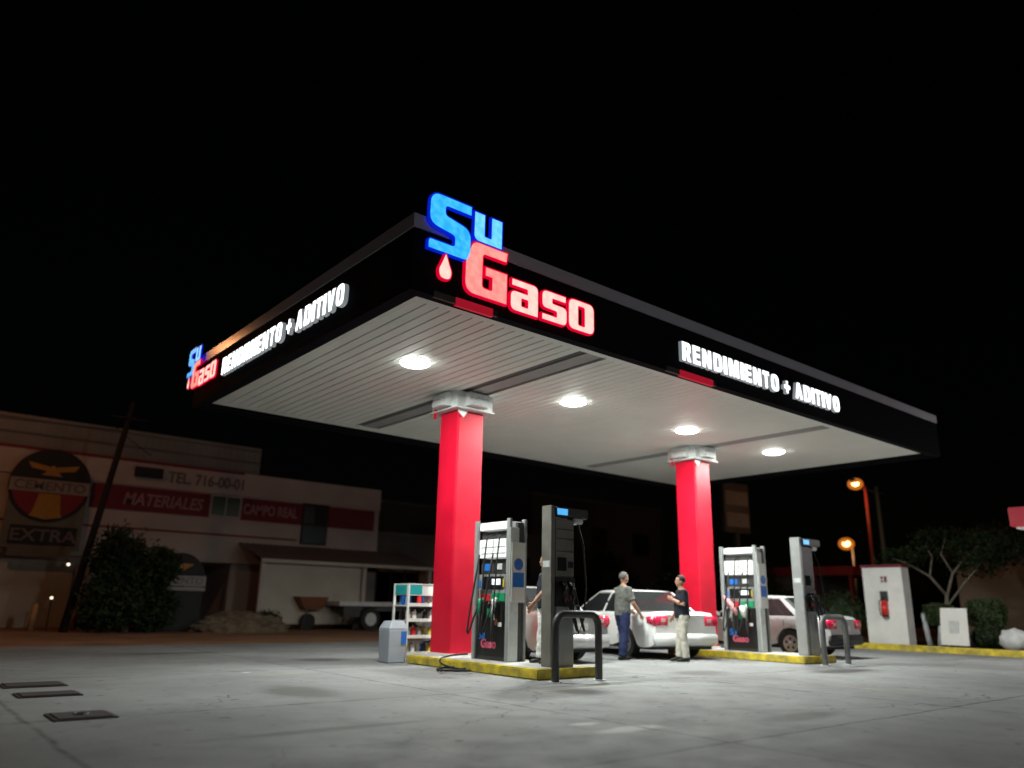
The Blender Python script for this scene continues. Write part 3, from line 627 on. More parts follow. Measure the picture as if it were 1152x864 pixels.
# ================================================================ PEOPLE
def person(lab, loc, face, ht, top, bottom, hair, arms, legs, lean=0, short=True, bald=False):
    r = thing('person', lab, 'person', loc, face); k = ht/1.74
    def V(x, y, z): return (x*k, y*k+lean*max(0, z-.9)*k, z*k)
    def remesh(o, vs=.012):
        m = o.modifiers.new('r', 'REMESH'); m.mode = 'VOXEL'; m.voxel_size = vs; m.use_smooth_shade = True
        s_ = o.modifiers.new('s', 'SMOOTH'); s_.iterations = 3; s_.factor = .5
    def folds(o):
        t_ = bpy.data.textures.new('folds', 'CLOUDS'); t_.noise_scale = .11; t_.noise_depth = 3
        d_ = o.modifiers.new('folds', 'DISPLACE'); d_.texture = t_; d_.strength = .045; d_.mid_level = .5
    b = MB()
    # head + neck + trunk
    b.tube([V(0, 0, .92), V(0, .0, 1.08), V(0, -.01, 1.28), V(0, -.01, 1.4), V(0, 0, 1.46), V(0, .0, 1.5)], [(.15, .11), (.135, .1), (.16, .11), (.15, .1), (.08, .07), (.055, .055)], 16)
    b.tube([V(0, 0, 1.42), V(0, .01, 1.48), V(0, .015, 1.56)], [.06, .052, .052], 12)
    b.sph(V(0, .02, 1.63), .098*k, (.8, .98, 1.15), 3); b.sph(V(0, .05, 1.57), .06*k, (.85, 1, .9), 2)
    b.sph(V(0, .118, 1.605), .017*k, (.8, 1, 1.3), 2)
    for sx in (-1, 1):
        b.sph(V(sx*.08, .01, 1.615), .025*k, (.4, .8, 1.2), 2)
        b.sph(V(sx*.03, .098, 1.635), .014*k, (1, .5, .7), 1)
    b.tube([V(-.025, .108, 1.565), V(.025, .108, 1.565)], .008*k, 6)
    A = {}
    for sx, key in ((-1, 'L'), (1, 'R')):
        sh = Vector(V(sx*.18, 0, 1.4)); el = Vector(V(*arms[key][0])); wr_ = Vector(V(*arms[key][1])); A[key] = (sh, el, wr_)
        b.tube([sh, (sh+el)/2, el, (el*.6+wr_*.4), wr_], [.058*k, .054*k, .046*k, .045*k, .03*k], 10, (0, 1, 0))
        d = (wr_-el).normalized(); side = d.cross(Vector((sx, .3, 0))).normalized(); nrm = d.cross(side)
        pm = wr_+d*.09*k
        b.tube([wr_, wr_+d*.045*k, pm], [(.028*k, .02*k), (.042*k, .017*k), (.038*k, .014*k)], 8, side)
        for q, ln in enumerate((.072, .082, .077, .058)):
            s0 = pm+side*(.03-.02*q)*k-d*.012*k
            b.tube([s0, s0+d*ln*.5*k, s0+d*ln*.85*k+nrm*ln*.3*k], [.0095*k, .0085*k, .007*k], 6)
        t0 = wr_+d*.03*k+side*.03*k; b.tube([t0, t0+side*.03*k+d*.025*k, t0+side*.035*k+d*.06*k], [.012*k, .0105*k, .008*k], 6)
    Lg = {}
    for sx, key in ((-1, 'L'), (1, 'R')):
        hp = Vector(V(sx*.09, 0, .93)); kn = Vector((*[c*k for c in legs[key][0]],)); an = Vector((*[c*k for c in legs[key][1]],)); Lg[key] = (hp, kn, an)
        b.tube([hp, (hp+kn)/2, kn, kn*.6+an*.4, an], [.09*k, .075*k, .056*k, .054*k, .038*k], 12, (1, 0, 0))
        b.tube([an+Vector((0, -.05, -.03))*k, an+Vector((0, .04, -.045))*k, an+Vector((0, .17, -.055))*k], [(.035*k, .03*k), (.04*k, .03*k), (.035*k, .018*k)], 8, (1, 0, 0))
    body = b.build('body', M_skin, r, True); remesh(body, .008)
    c = MB()
    c.tube([V(0, 0, .86), V(0, 0, .96), V(0, .01, 1.1), V(0, 0, 1.28), V(0, -.01, 1.4), V(0, 0, 1.455)], [(.19, .15), (.192, .158), (.19, .16), (.2, .15), (.18, .125), (.085, .078)], 18)
    for key in 'LR':
        sh, el, wr_ = A[key]; e2 = sh+(el-sh)*(.82 if short else 1)
        c.tube([sh-(sh-Vector(V(0, 0, 1.38)))*.3, sh, (sh+e2)/2, e2], [.065*k, .078*k, .076*k, .072*k], 12, (0, 1, 0))
        if not short: c.tube([el, (el+wr_)/2, wr_], [.054*k, .046*k, .038*k], 10, (0, 1, 0))
    sh_ = c.build('shirt', top, r, True); remesh(sh_); folds(sh_)
    c = MB(); c.tube([V(0, 0, .82), V(0, 0, .9), V(0, 0, .99)], [(.16, .12), (.168, .125), (.155, .115)], 16)
    for key in 'LR':
        hp, kn, an = Lg[key]
        c.tube([hp, (hp+kn)/2, kn, (kn+an)/2, an+Vector((0, 0, -.01))], [.118*k, .105*k, .088*k, .08*k, .075*k], 12, (1, 0, 0))
    tr_ = c.build('trousers', bottom, r, True); remesh(tr_); folds(tr_)
    for key in 'LR':
        an = Lg[key][2]; c = MB()
        c.tube([an+Vector((0, -.075, -.045))*k, an+Vector((0, 0, -.035))*k, an+Vector((0, .1, -.05))*k, an+Vector((0, .19, -.06))*k], [(.035*k, .035*k), (.047*k, .045*k), (.046*k, .032*k), (.03*k, .022*k)], 12, (1, 0, 0))
        c.build('shoe', M_shoe, r, True)
    c = MB(); c.sph(V(0, .0, 1.655), .104*k, (.84, .98, 1.03), 3)
    for v in list(c.bm.verts):
        if v.co.z < 1.6*k or (v.co.y > V(0, .06, 1.6)[1] and v.co.z < 1.69*k): c.bm.verts.remove(v)
    h_ = c.build('hair', hair, r, True); sm = h_.modifiers.new('t', 'SOLIDIFY'); sm.thickness = .012
    return r
straight = {'L': ((-.1, .02, .5), (-.11, -.02, .085)), 'R': ((.1, .03, .5), (.12, .06, .085))}
stride = {'L': ((-.1, .09, .5), (-.11, .1, .085)), 'R': ((.1, -.02, .5), (.11, -.12, .085))}
# facing angle: local +Y turned by rz
person('grey-haired person in a grey shirt and navy jeans beside the white sedan', (7.77, 3.5, 0), -1.75, 1.79, M_greysh, M_navy, M_hairg,
       {'L': ((-.22, .1, 1.13), (-.16, .32, .98)), 'R': ((.27, .06, 1.12), (.24, .28, .9))}, stride, lean=.06)
person('person in a dark polo and cream trousers behind the white sedan', (8.65, 2.6, 0), .95, 1.74, M_darksh, M_cream, M_hairb,
       {'L': ((-.25, .04, 1.13), (-.12, .22, 1.24)), 'R': ((.24, .0, 1.12), (.22, .14, .9))}, straight)
person('dark-shirted attendant in white trousers half hidden behind the service tower', (3.95, 1.72, .155), 1.2, 1.74, M_darksh, mat('white_trousers', (.75, .74, .72), .85), M_hairb,
       {'L': ((-.22, .12, 1.15), (-.2, .3, .95)), 'R': ((.25, .0, 1.12), (.25, .16, .9))}, straight)

# ================================================================ STREET LAMPS
def lamp(lab, x, y, h, arm, m, power, es_mat, head=.16, rz=0, lean=0):
    r = thing('street_lamp', lab, 'street lamp', (x, y, 0), rz, 'sodium street lamps')
    b = MB(); b.cyl((lean, 0, 0), (0, 0, h+.1), .09, .06, 12); b.build('pole', m, r, True)
    b = MB(); b.tube([(0, 0, h), (arm*.4, 0, h+.25), (arm, 0, h+.22)], .035, 8, (0, 1, 0)); b.build('arm', m, r, True)
    b = MB(); b.sph((arm+.15, 0, h+.2), .3, (1.1, .55, .4), 2); hd = b.build('lamp_head', M_grey, r, True)
    b = MB(); b.sph((arm+.17, 0, h+.1), head, (1.2, 1, .8), 2); b.build('lens', es_mat, hd, True)
    if es_mat == E_sod:
        b = MB(); b.sph((arm+.17, 0, h+.08), head*2.1, (1, 1, .8), 3); bw = b.build('glow_shell', M_glow, hd, True)  # added shell, stands in for the halo of light around the lens
    ld = bpy.data.lights.new('lamp', 'POINT'); ld.energy = power; ld.color = (1, .93, .9) if es_mat == E_lens else SODIUM; ld.shadow_soft_size = .18
    lo = bpy.data.objects.new('lamp', ld); COL.objects.link(lo); lo.parent = hd; lo.location = (arm+.17, 0, h-.08-head)
    return r
lamp('sodium street lamp beside the road on the far left', -5.35, 15.4, 8.9, 1.2, M_grey, SODIUM_W, E_sod)
lamp('assumed pale street lamp, out of view behind the viewer', 6.0, -22, 8.8, -1.0, M_grey, 700, E_lens, .16)  # assumed lamp, never in view, added to brighten the grey canopy trim
lamp('nearer orange street lamp on a red pole at right', 27.6, 7.4, 6.2, -1.0, M_poler, 45, E_sod, .15)
lamp('farther orange street lamp on a short grey pole at right', 50.3, 19.6, 5.7, -1.0, M_grey, 90, E_sod, .26)
r = thing('utility_pole', 'slim green-grey pole beside the red street lamp', 'pole', (30.3, 8.1, 0))
b = MB(); b.cyl((0, 0, 0), (-.35, -.1, 6.6), .11, .08, 12); b.build('shaft', M_poleg, r, True)
b = MB(); b.box((-1.6, -.15, 6.3), (.2, -.05, 6.36)); b.build('cross_arm', M_poleg, r)

# ================================================================ STORE ON THE LEFT (y = 22.5)
Y = 22.5; ox = -1.26
st = thing('materials_store', 'two-storey white store with red bands and faded lettering across the road', 'building', (ox, Y, 0))
b = MB(); b.box((-8, 0, 2.4), (13.85, 8, 4.06)); b.box((-8, .02, 4.06), (13.85, 8, 5.03)); b.box((-8, -.06, 5.03), (13.85, 8, 5.95)); 
b.box((-8, .25, 0), (2.2, 8, 2.4)); b.box((7.5, .3, 0), (13.85, 8, 2.4)); b.box((2.2, 3.5, 0), (7.5, 8, 2.4)); b.build('wall', M_plaster, st)
for x0, x1 in ((2.1, 6.28), (7.55, 10.15), (11.35, 13.6)):
    b = MB(); b.box((x0, -.03, 4.1), (x1, .01, 4.98)); b.build('red_band', M_redwall, st)
b = MB(); b.box((-8, -.02, 3.43), (10, .0, 3.5)); b.build('red_stripe', M_redwall, st)
b = MB(); b.box((-8, -.08, 5.88), (7.5, -.06, 5.98)); b.build('red_coping', M_redwall, st)
b = MB()
x = -8
while x < 8.2:
    b.box((x, .3, 5.95), (x+.14, .38, 7.12)); b.box((x+.14, .33, 5.95), (x+.25, .38, 7.12)); x += .25
an = b.build('rooftop_sheet_screen', M_sheet, st)
b = MB(); b.box((-8, .26, 6.45), (8.2, .3, 6.52)); b.box((-8, .26, 6.95), (8.2, .3, 7.0)); b.build('rail', M_concdark, an)
b = MB(); b.box((6.3, -.05, 4.12), (7.54, .0, 5.0)); wf = b.build('window', M_shutter, st)
for q in (0, 1):
    b = MB(); b.box((6.37+q*.58, -.058, 4.2), (6.88+q*.58, -.05, 4.94)); b.build('pane', mat('greenish_glass', (.03, .04, .02), .3), wf)
b = MB(); b.box((10.16, -.05, 3.32), (11.34, .01, 5.02)); dw = b.build('tall_window', M_emblk, st)
b = MB(); b.box((10.22, -.06, 3.38), (11.28, -.05, 4.1)); b.box((10.22, -.06, 4.2), (10.7, -.05, 4.9)); b.build('pane', mat('bluish_glass', (.05, .07, .08), .25), dw)
b = MB(); b.box((3.4, -.3, 5.35), (4.35, -.06, 5.7)); b.build('air_conditioner', M_emblk, st)
text('faded_lettering', 'MATERIALES', .62, M_whitel, st, (3.15, -.05, 4.32), FRONT, ext=.012, offset=.012, shear=.2, sx=.83)
text('faded_lettering', 'CAMPO REAL', .56, M_whitel, st, (7.62, -.05, 4.36), FRONT, ext=.012, offset=.012, sx=.68)
text('phone_number_lettering', 'TEL. 716-00-01', .58, M_dletter, st, (4.6, -.075, 5.28), FRONT, ext=.01, offset=.012, sx=.83)
# dark ground-floor openings, side walls
for xa, xb in ((2.2, 2.5), (4.6, 4.8)):
    b = MB(); b.box((xa, .3, 0), (xb, 3.5, 2.4)); b.build('pier', M_plaster, st)
b = MB(); b.box((-8, .15, 0), (2.0, .25, 2.2)); b.build('roller_shutter', M_shutter, st)
b = MB(); b.box((5.2, 3.4, 0), (6.8, 3.5, 2.1)); b.build('back_door', M_emblk, st)
# lean-to with corrugated roof
lt = thing('lean_to_shed', 'cream lean-to shed with sloping sheet roof against the store', 'shed', (ox+7.6, Y, 0))
b = MB(); x = 0
while x < 7.6:
    b.loft([[(x, -.02, 3.2), (x+.12, -.02, 3.24), (x+.12, -2.6, 2.54), (x, -2.6, 2.5)], [(x+.24, -.02, 3.2), (x+.241, -.02, 3.16), (x+.241, -2.6, 2.46), (x+.24, -2.6, 2.5)]]); x += .24
b.build('corrugated_roof', M_roofr, lt)
b = MB(); b.box((-.05, -2.66, 2.4), (7.65, -2.6, 2.52)); b.build('gutter', M_shutter, lt)
b = MB(); b.box((.15, -2.3, .2), (4.3, -2.2, 2.42)); b.build('shed_wall', M_shutter, lt)
b = MB(); b.box((4.45, -1.6, 0), (7.5, -1.5, 2.3)); b.build('rear_screen', M_concdark, lt)
for xx in (.1, 4.35, 7.5):
    b = MB(); b.box((xx-.07, -2.5, 0), (xx+.07, -2.36, 2.42)); b.build('post', M_plaster, lt)
# emblem billboard
em = thing('round_cement_sign', 'big round cement sign with yellow bird above an EXTRA panel', 'sign', (ox+.75, Y-.35, 0))
b = MB(); b.box((-1.15, 0, 2.55), (1.2, .1, 4.3)); b.box((-.9, .002, 2.3), (.95, .08, 2.56)); b.build('back_panel', M_panelg, em)
ROT = Matrix.Rotation(PI/2, 4, 'X')
def disc(cx, cz, r_, y0, y1, m, nm, par, a0=0, a1=2*PI):
    n = 48; pts = [(cx+r_*math.cos(a0+(a1-a0)*i/n), cz+r_*math.sin(a0+(a1-a0)*i/n)) for i in range(n+(0 if a1-a0 > 6 else 1))]
    q = MB(); q.prism(pts, -y1, -y0, ROT); return q.build(nm, m, par)
disc(0, 4.68, 1.24, -.05, .0, M_emblk, 'round_board', em)
disc(0, 4.68, 1.13, -.06, -.05, M_emred, 'red_field', em, PI*1.06, PI*1.94)
b = MB(); b.box((-1.2, -.08, 4.42), (1.2, -.05, 4.86)); b.build('name_band', M_band, em)
text('name_lettering', 'CEMENTO', .42, M_dletter, em, (0, -.09, 4.5), FRONT, ext=.008, offset=.01, align='CENTER', sx=1.1)
for sx in (-1, 1):
    b = MB(); b.prism([(sx*.06, 5.12), (sx*.1, 5.3), (sx*.78, 5.42), (sx*.66, 5.22), (sx*.3, 5.16)], .05, .075, ROT); b.build('bird_wing', M_yellowp, em)
b = MB(); b.prism([(-.1, 5.2), (-.34, 5.0), (.3, 5.0), (.1, 5.2), (.04, 5.34), (-.06, 5.34)], .05, .07, ROT); b.build('bird_body', M_yellowp, em)
b = MB(); b.prism([(-.3, 4.38), (.34, 4.38), (.42, 3.72), (.5, 3.62), (0, 3.52), (-.5, 3.62), (-.42, 3.75)], .062, .085, ROT); b.build('yellow_bell_shape', M_yellowp, em)
b = MB(); b.box((-.95, -.03, 2.68), (1.05, .0, 3.3)); b.build('lettering_panel', M_emblk, em)
text('lower_lettering', 'EXTRA', .56, M_dletter, em, (.05, -.04, 2.8), FRONT, ext=.01, offset=.01, align='CENTER', sx=1.15)
# smaller emblem on a kiosk
kx = 3.25
kk = thing('cement_kiosk', 'dark kiosk with a half-round cement sign beside the big bush', 'kiosk', (kx, 19.4, 0))
disc(0, 1.7, .82, -.3, -.22, M_emblk, 'half_round_board', kk, 0, PI)
b = MB(); b.box((-.86, -.34, 1.45), (.86, -.2, 1.78)); b.build('name_band', M_band, kk)
text('name_lettering', 'CEMENTO', .3, M_dletter, kk, (0, -.35, 1.52), FRONT, ext=.006, align='CENTER', sx=1.1)
b = MB(); b.prism([(-.06, 1.95), (-.4, 2.2), (.42, 2.16), (.1, 1.95)], .3, .32, ROT); b.build('bird_shape', M_yellowp, kk)
b = MB(); b.box((-.85, -.18, 0), (.85, .6, 1.4), .02); b.build('kiosk_body', M_emblk, kk)
b = MB(); b.box((-.9, -.25, 1.3), (.9, .65, 1.42)); b.build('counter', M_band, kk)
# bollards
bol = thing('bollard', 'leftmost of the three short ochre bollards before the store', 'bollard', (-.6, 20.4, 0), group='ochre bollards before the store')
b = MB(); b.cyl((0, 0, 0), (.05, 0, .78), .1, .085, 12); b.build('post', M_bollard, bol, True)
b = MB(); b.cyl((.05, 0, .78), (.052, 0, .82), .088, .05, 12); b.build('cap', M_bollard, bol, True)
for (x, y), lb in (((.4, 20.0), 'middle one of the three short ochre bollards before the store'), ((1.25, 19.9), 'rightmost short ochre bollard, just left of the big bush')):
    c = copy_tree(bol); c.location = (x, y, 0); c['label'] = lb
# leaning pole
lp = thing('utility_pole', 'dark wooden pole leaning to the right in front of the store', 'pole', (.05, 19.0, 0))
b = MB(); b.cyl((0, 0, 0), (.93, 0, 7.3), .12, .09, 12); b.build('shaft', M_wood, lp, True)
b = MB(); b.box((.3, -.13, 6.7), (1.4, -.08, 6.76)); b.build('cross_arm', M_wood, lp)

# ================================================================ FOLIAGE
def leaves(bm, c, rad, n, size, rnd, shell=.55):
    for _ in range(n):
        d = Vector((rnd.gauss(0, 1), rnd.gauss(0, 1), rnd.gauss(0, 1))).normalized()
        q = Vector(c)+Vector((d.x*rad[0], d.y*rad[1], d.z*rad[2]))*(shell+(1-shell)*rnd.random())*(1+.12*rnd.gauss(0, 1))
        if q.z < .03: q.z = .03+rnd.random()*.1
        u = Vector((rnd.gauss(0, 1), rnd.gauss(0, 1), rnd.gauss(0, 1))).normalized(); w = u.orthogonal().normalized()
        s_ = size*rnd.uniform(.6, 1.4)
        bm.faces.new([bm.verts.new(q+u*s_), bm.verts.new(q+w*s_*.45), bm.verts.new(q-u*s_), bm.verts.new(q-w*s_*.45)])
def tree(name, lab, cat, loc, lobes, trunk, m, mb, seed, n=900, size=.09, group=None, limbs=()):
    rnd = random.Random(seed); r = thing(name, lab, cat, loc, group=group)
    b = MB()
    for pts, rr in (trunk,)+tuple(limbs): b.tube(pts, rr, 8)
    b.build('trunk', mb, r, True)
    b = MB()
    for c, rad in lobes:
        k_ = int(n*max(.25, (rad[0]*rad[2])))
        for _ in range(5):   # sub-clumps give an uneven outline
            d = Vector((rnd.gauss(0, 1), rnd.gauss(0, 1), rnd.gauss(0, .8))).normalized()
            cc = Vector(c)+Vector((d.x*rad[0], d.y*rad[1], d.z*rad[2]))*.6
            leaves(b.bm, cc, tuple(v*.5 for v in rad), k_//8, size, rnd, .2)
        leaves(b.bm, c, rad, k_//2, size, rnd, .5)
    o = b.bm; me = bpy.data.meshes.new('crown'); o.to_mesh(me); o.free(); me.materials.append(m)
    ob = bpy.data.objects.new('crown', me); COL.objects.link(ob); ob.parent = r
    return r
tree('bushy_tree', 'big dark bushy tree in front of the white store', 'tree', (1.65, 18.6, 0),
     [((-.5, 0, 2.2), (.9, .8, 1.0)), ((.5, 0, 2.0), (.9, .8, .8)), ((0, 0, 1.0), (1.25, .9, .9)), ((.7, -.1, .7), (.8, .8, .7)), ((-.7, 0, .8), (.8, .8, .8))],
     ([(0, 0, 0), (0, 0, 1), (-.1, 0, 2.2)], [.14, .1, .05]), M_leafd, M_barkd, 1, 2600, .1)
tree('low_bush', 'low dark scrub between the kiosk and the lean-to shed', 'bush', (6.0, 19.6, 0), [((-.4, 0, .3), (.8, .5, .35)), ((.6, 0, .35), (.6, .5, .4))], ([(0, 0, 0), (0, 0, .3)], [.04, .02]), M_leafd, M_barkd, 2, 2200, .06)
# frangipani-like tree at right: pale forked limbs
tr = [(0, 0, .1), (.05, 0, .7), (-.02, .02, 1.3), (.05, 0, 1.7)]
lim = [([(.05, 0, 1.6), (-.3, .3, 2.2), (-.7, .8, 2.6), (-1.0, 1.1, 2.75)], [.05, .04, .025, .012]), ([(.05, 0, 1.6), (.2, -.2, 2.3), (.5, -.6, 2.9), (.6, -1.0, 3.2)], [.05, .04, .025, .012]),
       ([(.0, 0, 1.3), (.2, -.5, 2.0), (.35, -1.0, 2.6)], [.04, .03, .015]), ([(-.3, .3, 2.2), (-.2, .2, 2.8), (-.1, .4, 3.2)], [.032, .024, .012]), ([(.2, -.2, 2.3), (0, 0, 2.9), (0, -.2, 3.4)], [.032, .024, .012]),
       ([(.5, -.6, 2.9), (.8, -1.3, 3.1), (.9, -1.8, 3.2)], [.045, .03, .015])]
tree('forked_tree', 'pale-barked forked tree with sparse crown right of the white cabinet', 'tree', (21.4, 2.25, 0),
     [((-.8, .9, 2.75), (.7, .8, .42)), ((.1, .1, 3.3), (.8, .9, .5)), ((.6, -1.1, 3.2), (.8, 1.0, .5)), ((.9, -1.9, 3.2), (.8, .9, .5)), ((.4, -1.0, 2.7), (.7, .8, .4))],
     (tr, [.085, .07, .06, .055]), M_leafd, M_bark, 4, 2000, .07, limbs=lim)
tree('shade_tree', 'large dark spreading tree at the right edge behind the hedge', 'tree', (27.0, .9, 0),
     [((0, 1.2, 3.6), (1.4, 1.5, .8)), ((0, -.6, 3.9), (1.4, 1.6, .9)), ((0, -2.0, 3.4), (1.4, 1.4, .8)), ((0, 2.4, 3.0), (1.2, 1.2, .7))],
     ([(0, 0, 0), (.1, .2, 1.5), (0, .6, 3.2)], [.2, .16, .1]), M_leafd, M_barkd, 5, 1100, .1, limbs=[([(0.1, .2, 1.5), (0, -.8, 2.6), (0, -1.6, 3.3)], [.12, .08, .04])])
for i, (loc, lb, sc) in enumerate((((23.5, 13.5, 0), 'dark roundish tree seen just right of the farther red pillar', 1.0), ((27.5, 13.0, 0), 'dark tree behind the pewter sedan under the lamps', .85), ((31, 26, 0), 'dark tree far behind between the two pillars', 1.1))):
    t_ = tree('garden_tree', lb, 'tree', loc, [((0, 0, 2.6), (1.5, 1.5, 1.2)), ((1.1, -.4, 2.0), (1.1, 1.1, .9)), ((-1, .4, 1.9), (1.1, 1.1, .9)), ((.2, 0, 3.5), (.9, .9, .7))],
         ([(0, 0, 0), (0, 0, 1.2), (.1, 0, 2.6)], [.15, .12, .06]), M_leafd, M_barkd, 10+i, 700, .12, group='dark trees behind the station'); t_.scale = (sc,)*3
def shrub(name, lab, loc, rad, m, seed, dens=2600, flat=False):
    rnd = random.Random(seed); r = thing(name, lab, 'bush', loc, group='clipped shrubs in the bed')
    b = MB(); b.sph((0, 0, rad[2]*1.05), 1, tuple(v*.88 for v in rad), 3); 
    lob = [(Vector((rnd.gauss(0, 1), rnd.gauss(0, 1), rnd.gauss(0, 1))).normalized(), rnd.uniform(-.2, .16)) for _ in range(9)]
    lump = lambda d: 1+sum(a*max(0, d.dot(q))**6 for q, a in lob)
    for v in b.bm.verts: v.co *= 1+.04*rnd.gauss(0, 1)
    core = b.build('twig_core', M_leafd, r)
    b = MB()
    for _ in range(dens):
        d = Vector((rnd.gauss(0, 1), rnd.gauss(0, 1), rnd.gauss(0, 1))).normalized()
        if flat: m_ = max(abs(v) for v in d); d = d/m_**.6
        d = d*lump(d.normalized())
        q = Vector((d.x*rad[0], d.y*rad[1], d.z*rad[2]+rad[2]*1.05))*rnd.uniform(.9, 1.1)
        u = Vector((rnd.gauss(0, 1), rnd.gauss(0, 1), rnd.gauss(0, 1))).normalized(); w = u.orthogonal().normalized(); s_ = .04*rnd.uniform(.6, 1.4)
        b.bm.faces.new([b.bm.verts.new(q+u*s_), b.bm.verts.new(q+w*s_*.5), b.bm.verts.new(q-u*s_), b.bm.verts.new(q-w*s_*.5)])
    b.build('foliage', m, r)
    b = MB(); b.cyl((0, 0, 0), (0, 0, rad[2]*.8), .05, .04, 8); b.build('stem', M_barkd, r)
shrub('clipped_shrub', 'small clipped green shrub behind the white board', (20.6, 2.2, .7), (.4, .42, .3), M_leafl, 21, flat=True)
shrub('clipped_shrub', 'rounded clipped dark shrub right of the white board', (20.6, .93, .72), (.46, .48, .38), M_leafl, 22, 3600, flat=True)
shrub('low_shrub', 'low dark ground-hugging shrub below the rounded one', (20.3, .75, .12), (.4, .5, .3), M_leafd, 23)
shrub('low_shrub', 'dark leafy plant behind the rear of the pewter sedan', (20.6, 5.4, .1), (.5, .8, .75), M_leafl, 24)
for i, (x, y, rr, lb) in enumerate(((20.2, .1, .36, 'larger whitewashed boulder at the right edge of the bed'), (20.0, -.45, .3, 'smaller whitewashed boulder at the far right of the bed'))):
    rnd = random.Random(i+50); b = MB(); b.sph((0, 0, rr*.7), rr, (1, 1.2, .9), 3)
    for v in b.bm.verts: v.co *= 1+.05*rnd.gauss(0, 1)
    o = b.build('painted_boulder', M_whiterock, None, True); o.location = (x, y, .12); tag(o, lb, 'boulder', 'whitewashed boulders')
for i, (x, y, h_, ln, lb) in enumerate(((20.3, 2.45, .95, .12, 'left one of two whitewashed stakes beside the white cabinet'), (20.4, 2.2, .8, -.1, 'right one of two whitewashed stakes beside the white cabinet'))):
    b = MB(); b.cyl((0, 0, 0), (0, ln, h_), .09, .06, 10); o = b.build('whitewashed_stake', M_whiterock, None, True); o.location = (x, y, .12); tag(o, lb, 'stake', 'whitewashed stakes')

# white cabinet with extinguisher
cb = thing('extinguisher_cabinet', 'white painted service wall with red cap at right end of forecourt', 'service cabinet', (19.5, 2.72, 0))
b = MB(); b.box((0, 0, 0), (.5, 1.22, 2.42), .01); b.build('wall_block', mat('white_masonry', (.86, .85, .82), .7, var=.08, vscale=3, bump=.2, bscale=14), cb)
b = MB(); b.box((-.03, -.03, 2.42), (.53, 1.25, 2.5)); b.build('red_cap', M_redwall, cb)
b = MB(); b.box((-.012, .42, 1.93), (0, .68, 2.18)); pg = b.build('pictogram_plate', M_white, cb)
b = MB(); b.box((-.015, .46, 1.97), (-.012, .54, 2.14)); b.box((-.015, .57, 2.06), (-.012, .64, 2.14)); b.box((-.015, .57, 1.97), (-.012, .64, 2.03)); b.build('pictogram', M_redwall, pg)
fe = thing('fire_extinguisher', 'red fire extinguisher hanging on the white service wall', 'fire extinguisher', (19.4, 3.3, .95))
b = MB(); b.cyl((0, 0, 0), (0, 0, .42), .09, n=18); b.sph((0, 0, .42), .09, (1, 1, .7)); b.build('cylinder', M_ext, fe, True)
b = MB(); b.cyl((0, 0, .47), (0, 0, .56), .03); b.box((-.02, -.1, .55), (.02, .06, .58)); b.build('valve', M_black, fe)
b = MB(); b.tube([(0, .03, .53), (-.06, .12, .45), (-.06, .13, .2), (-.05, .11, .02)], .016, 8); b.build('hose', M_rubber, fe, True)
b = MB(); b.cyl((0, 0, -.012), (0, 0, .05), .093, n=18); b.build('base_band', M_black, fe)
b = MB(); b.box((.0, -.1, .45), (.1, .1, .75)); b.build('bracket', M_dark, fe)
wb = thing('white_board', 'blank white leaning board standing in the bed right of the service wall', 'sign', (19.6, 1.1, .13))
b = MB(); b.loft([[(0, 0, .07), (.03, 0, .07), (.03, .76, .07), (0, .76, .07)], [(.12, 0, 1.1), (.15, 0, 1.1), (.15, .72, 1.1), (.12, .72, 1.1)]]); b.build('board', M_white, wb)
b = MB(); b.box((-.012+.05, .24, .35), (.04, .5, .75)); b.build('faint_print', M_galv, wb)
for yy in (.08, .66):
    b = MB(); b.tube([(.15, yy, 1.05), (.4, yy, 0)], .02, 6); b.tube([(.02, yy, 0), (.04, yy, .2)], .02, 6); b.build('leg', M_dark, wb)

# price totem far behind
pt = thing('price_totem', 'dark price totem with two faint cream panels right of the farther pillar', 'sign', (24.4, 11.8, 0), -.15)
b = MB(); b.box((-.1, -.1, 0), (.1, .1, 4.4)); b.build('post', M_dark, pt)
b = MB(); b.box((-.8, -.12, 4.3), (.8, .12, 6.5), .02); b.build('frame', M_dark, pt)
for z in (4.55, 5.5):
    b = MB(); b.box((-.68, -.15, z), (.68, -.12, z+.62)); b.build('price_panel', mat('cream_panel', (.3, .24, .18), .6, var=.2), pt)
# right hand building, red corner sign
rb = thing('house', 'low beige house behind the shade tree at the right edge', 'building', (31, -2.5, 0))
b = MB(); b.box((0, 0, 0), (8, 8, 3.4)); b.build('wall', mat('beige_wall', (.42, .36, .28), .85, var=.2, vscale=.8), rb)
b = MB(); b.box((-.4, -.2, 3.4), (8.2, 8.3, 3.62)); b.build('roof', M_concdark, rb)
b = MB(); b.box((-.04, 3.6, 1.0), (0, 4.8, 2.2)); wf = b.build('window', M_concdark, rb)
b = MB(); b.box((-.06, 3.7, 1.1), (-.04, 4.7, 2.1)); b.build('pane', M_glass, wf)
b = MB(); b.box((-.03, 2.6, 0), (0, 3.2, 2.1)); b.build('door', M_redwall, rb)
rs = thing('entrance_awning', 'lit red awning with white glowing underside cut by the right edge', 'awning', (17, -7.2, 0))
b = MB(); b.box((0, 0, 3.2), (5, 6.0, 3.68), .02); b.build('red_fascia', mat('red_lit_box', (.35, .005, .02), .5, emit=(.45, .003, .02), es=.2), rs)
b = MB(); b.box((.1, .1, 3.15), (4.9, 5.9, 3.2)); b.build('awning_ceiling', M_white, rs)
for px_, py_ in ((.4, 1.2), (.4, 3.2), (4.6, 1.2), (4.6, 5.0)):
    b = MB(); b.cyl((px_, py_, 0), (px_, py_, 3.15), .06); b.build('post', M_dark, rs)
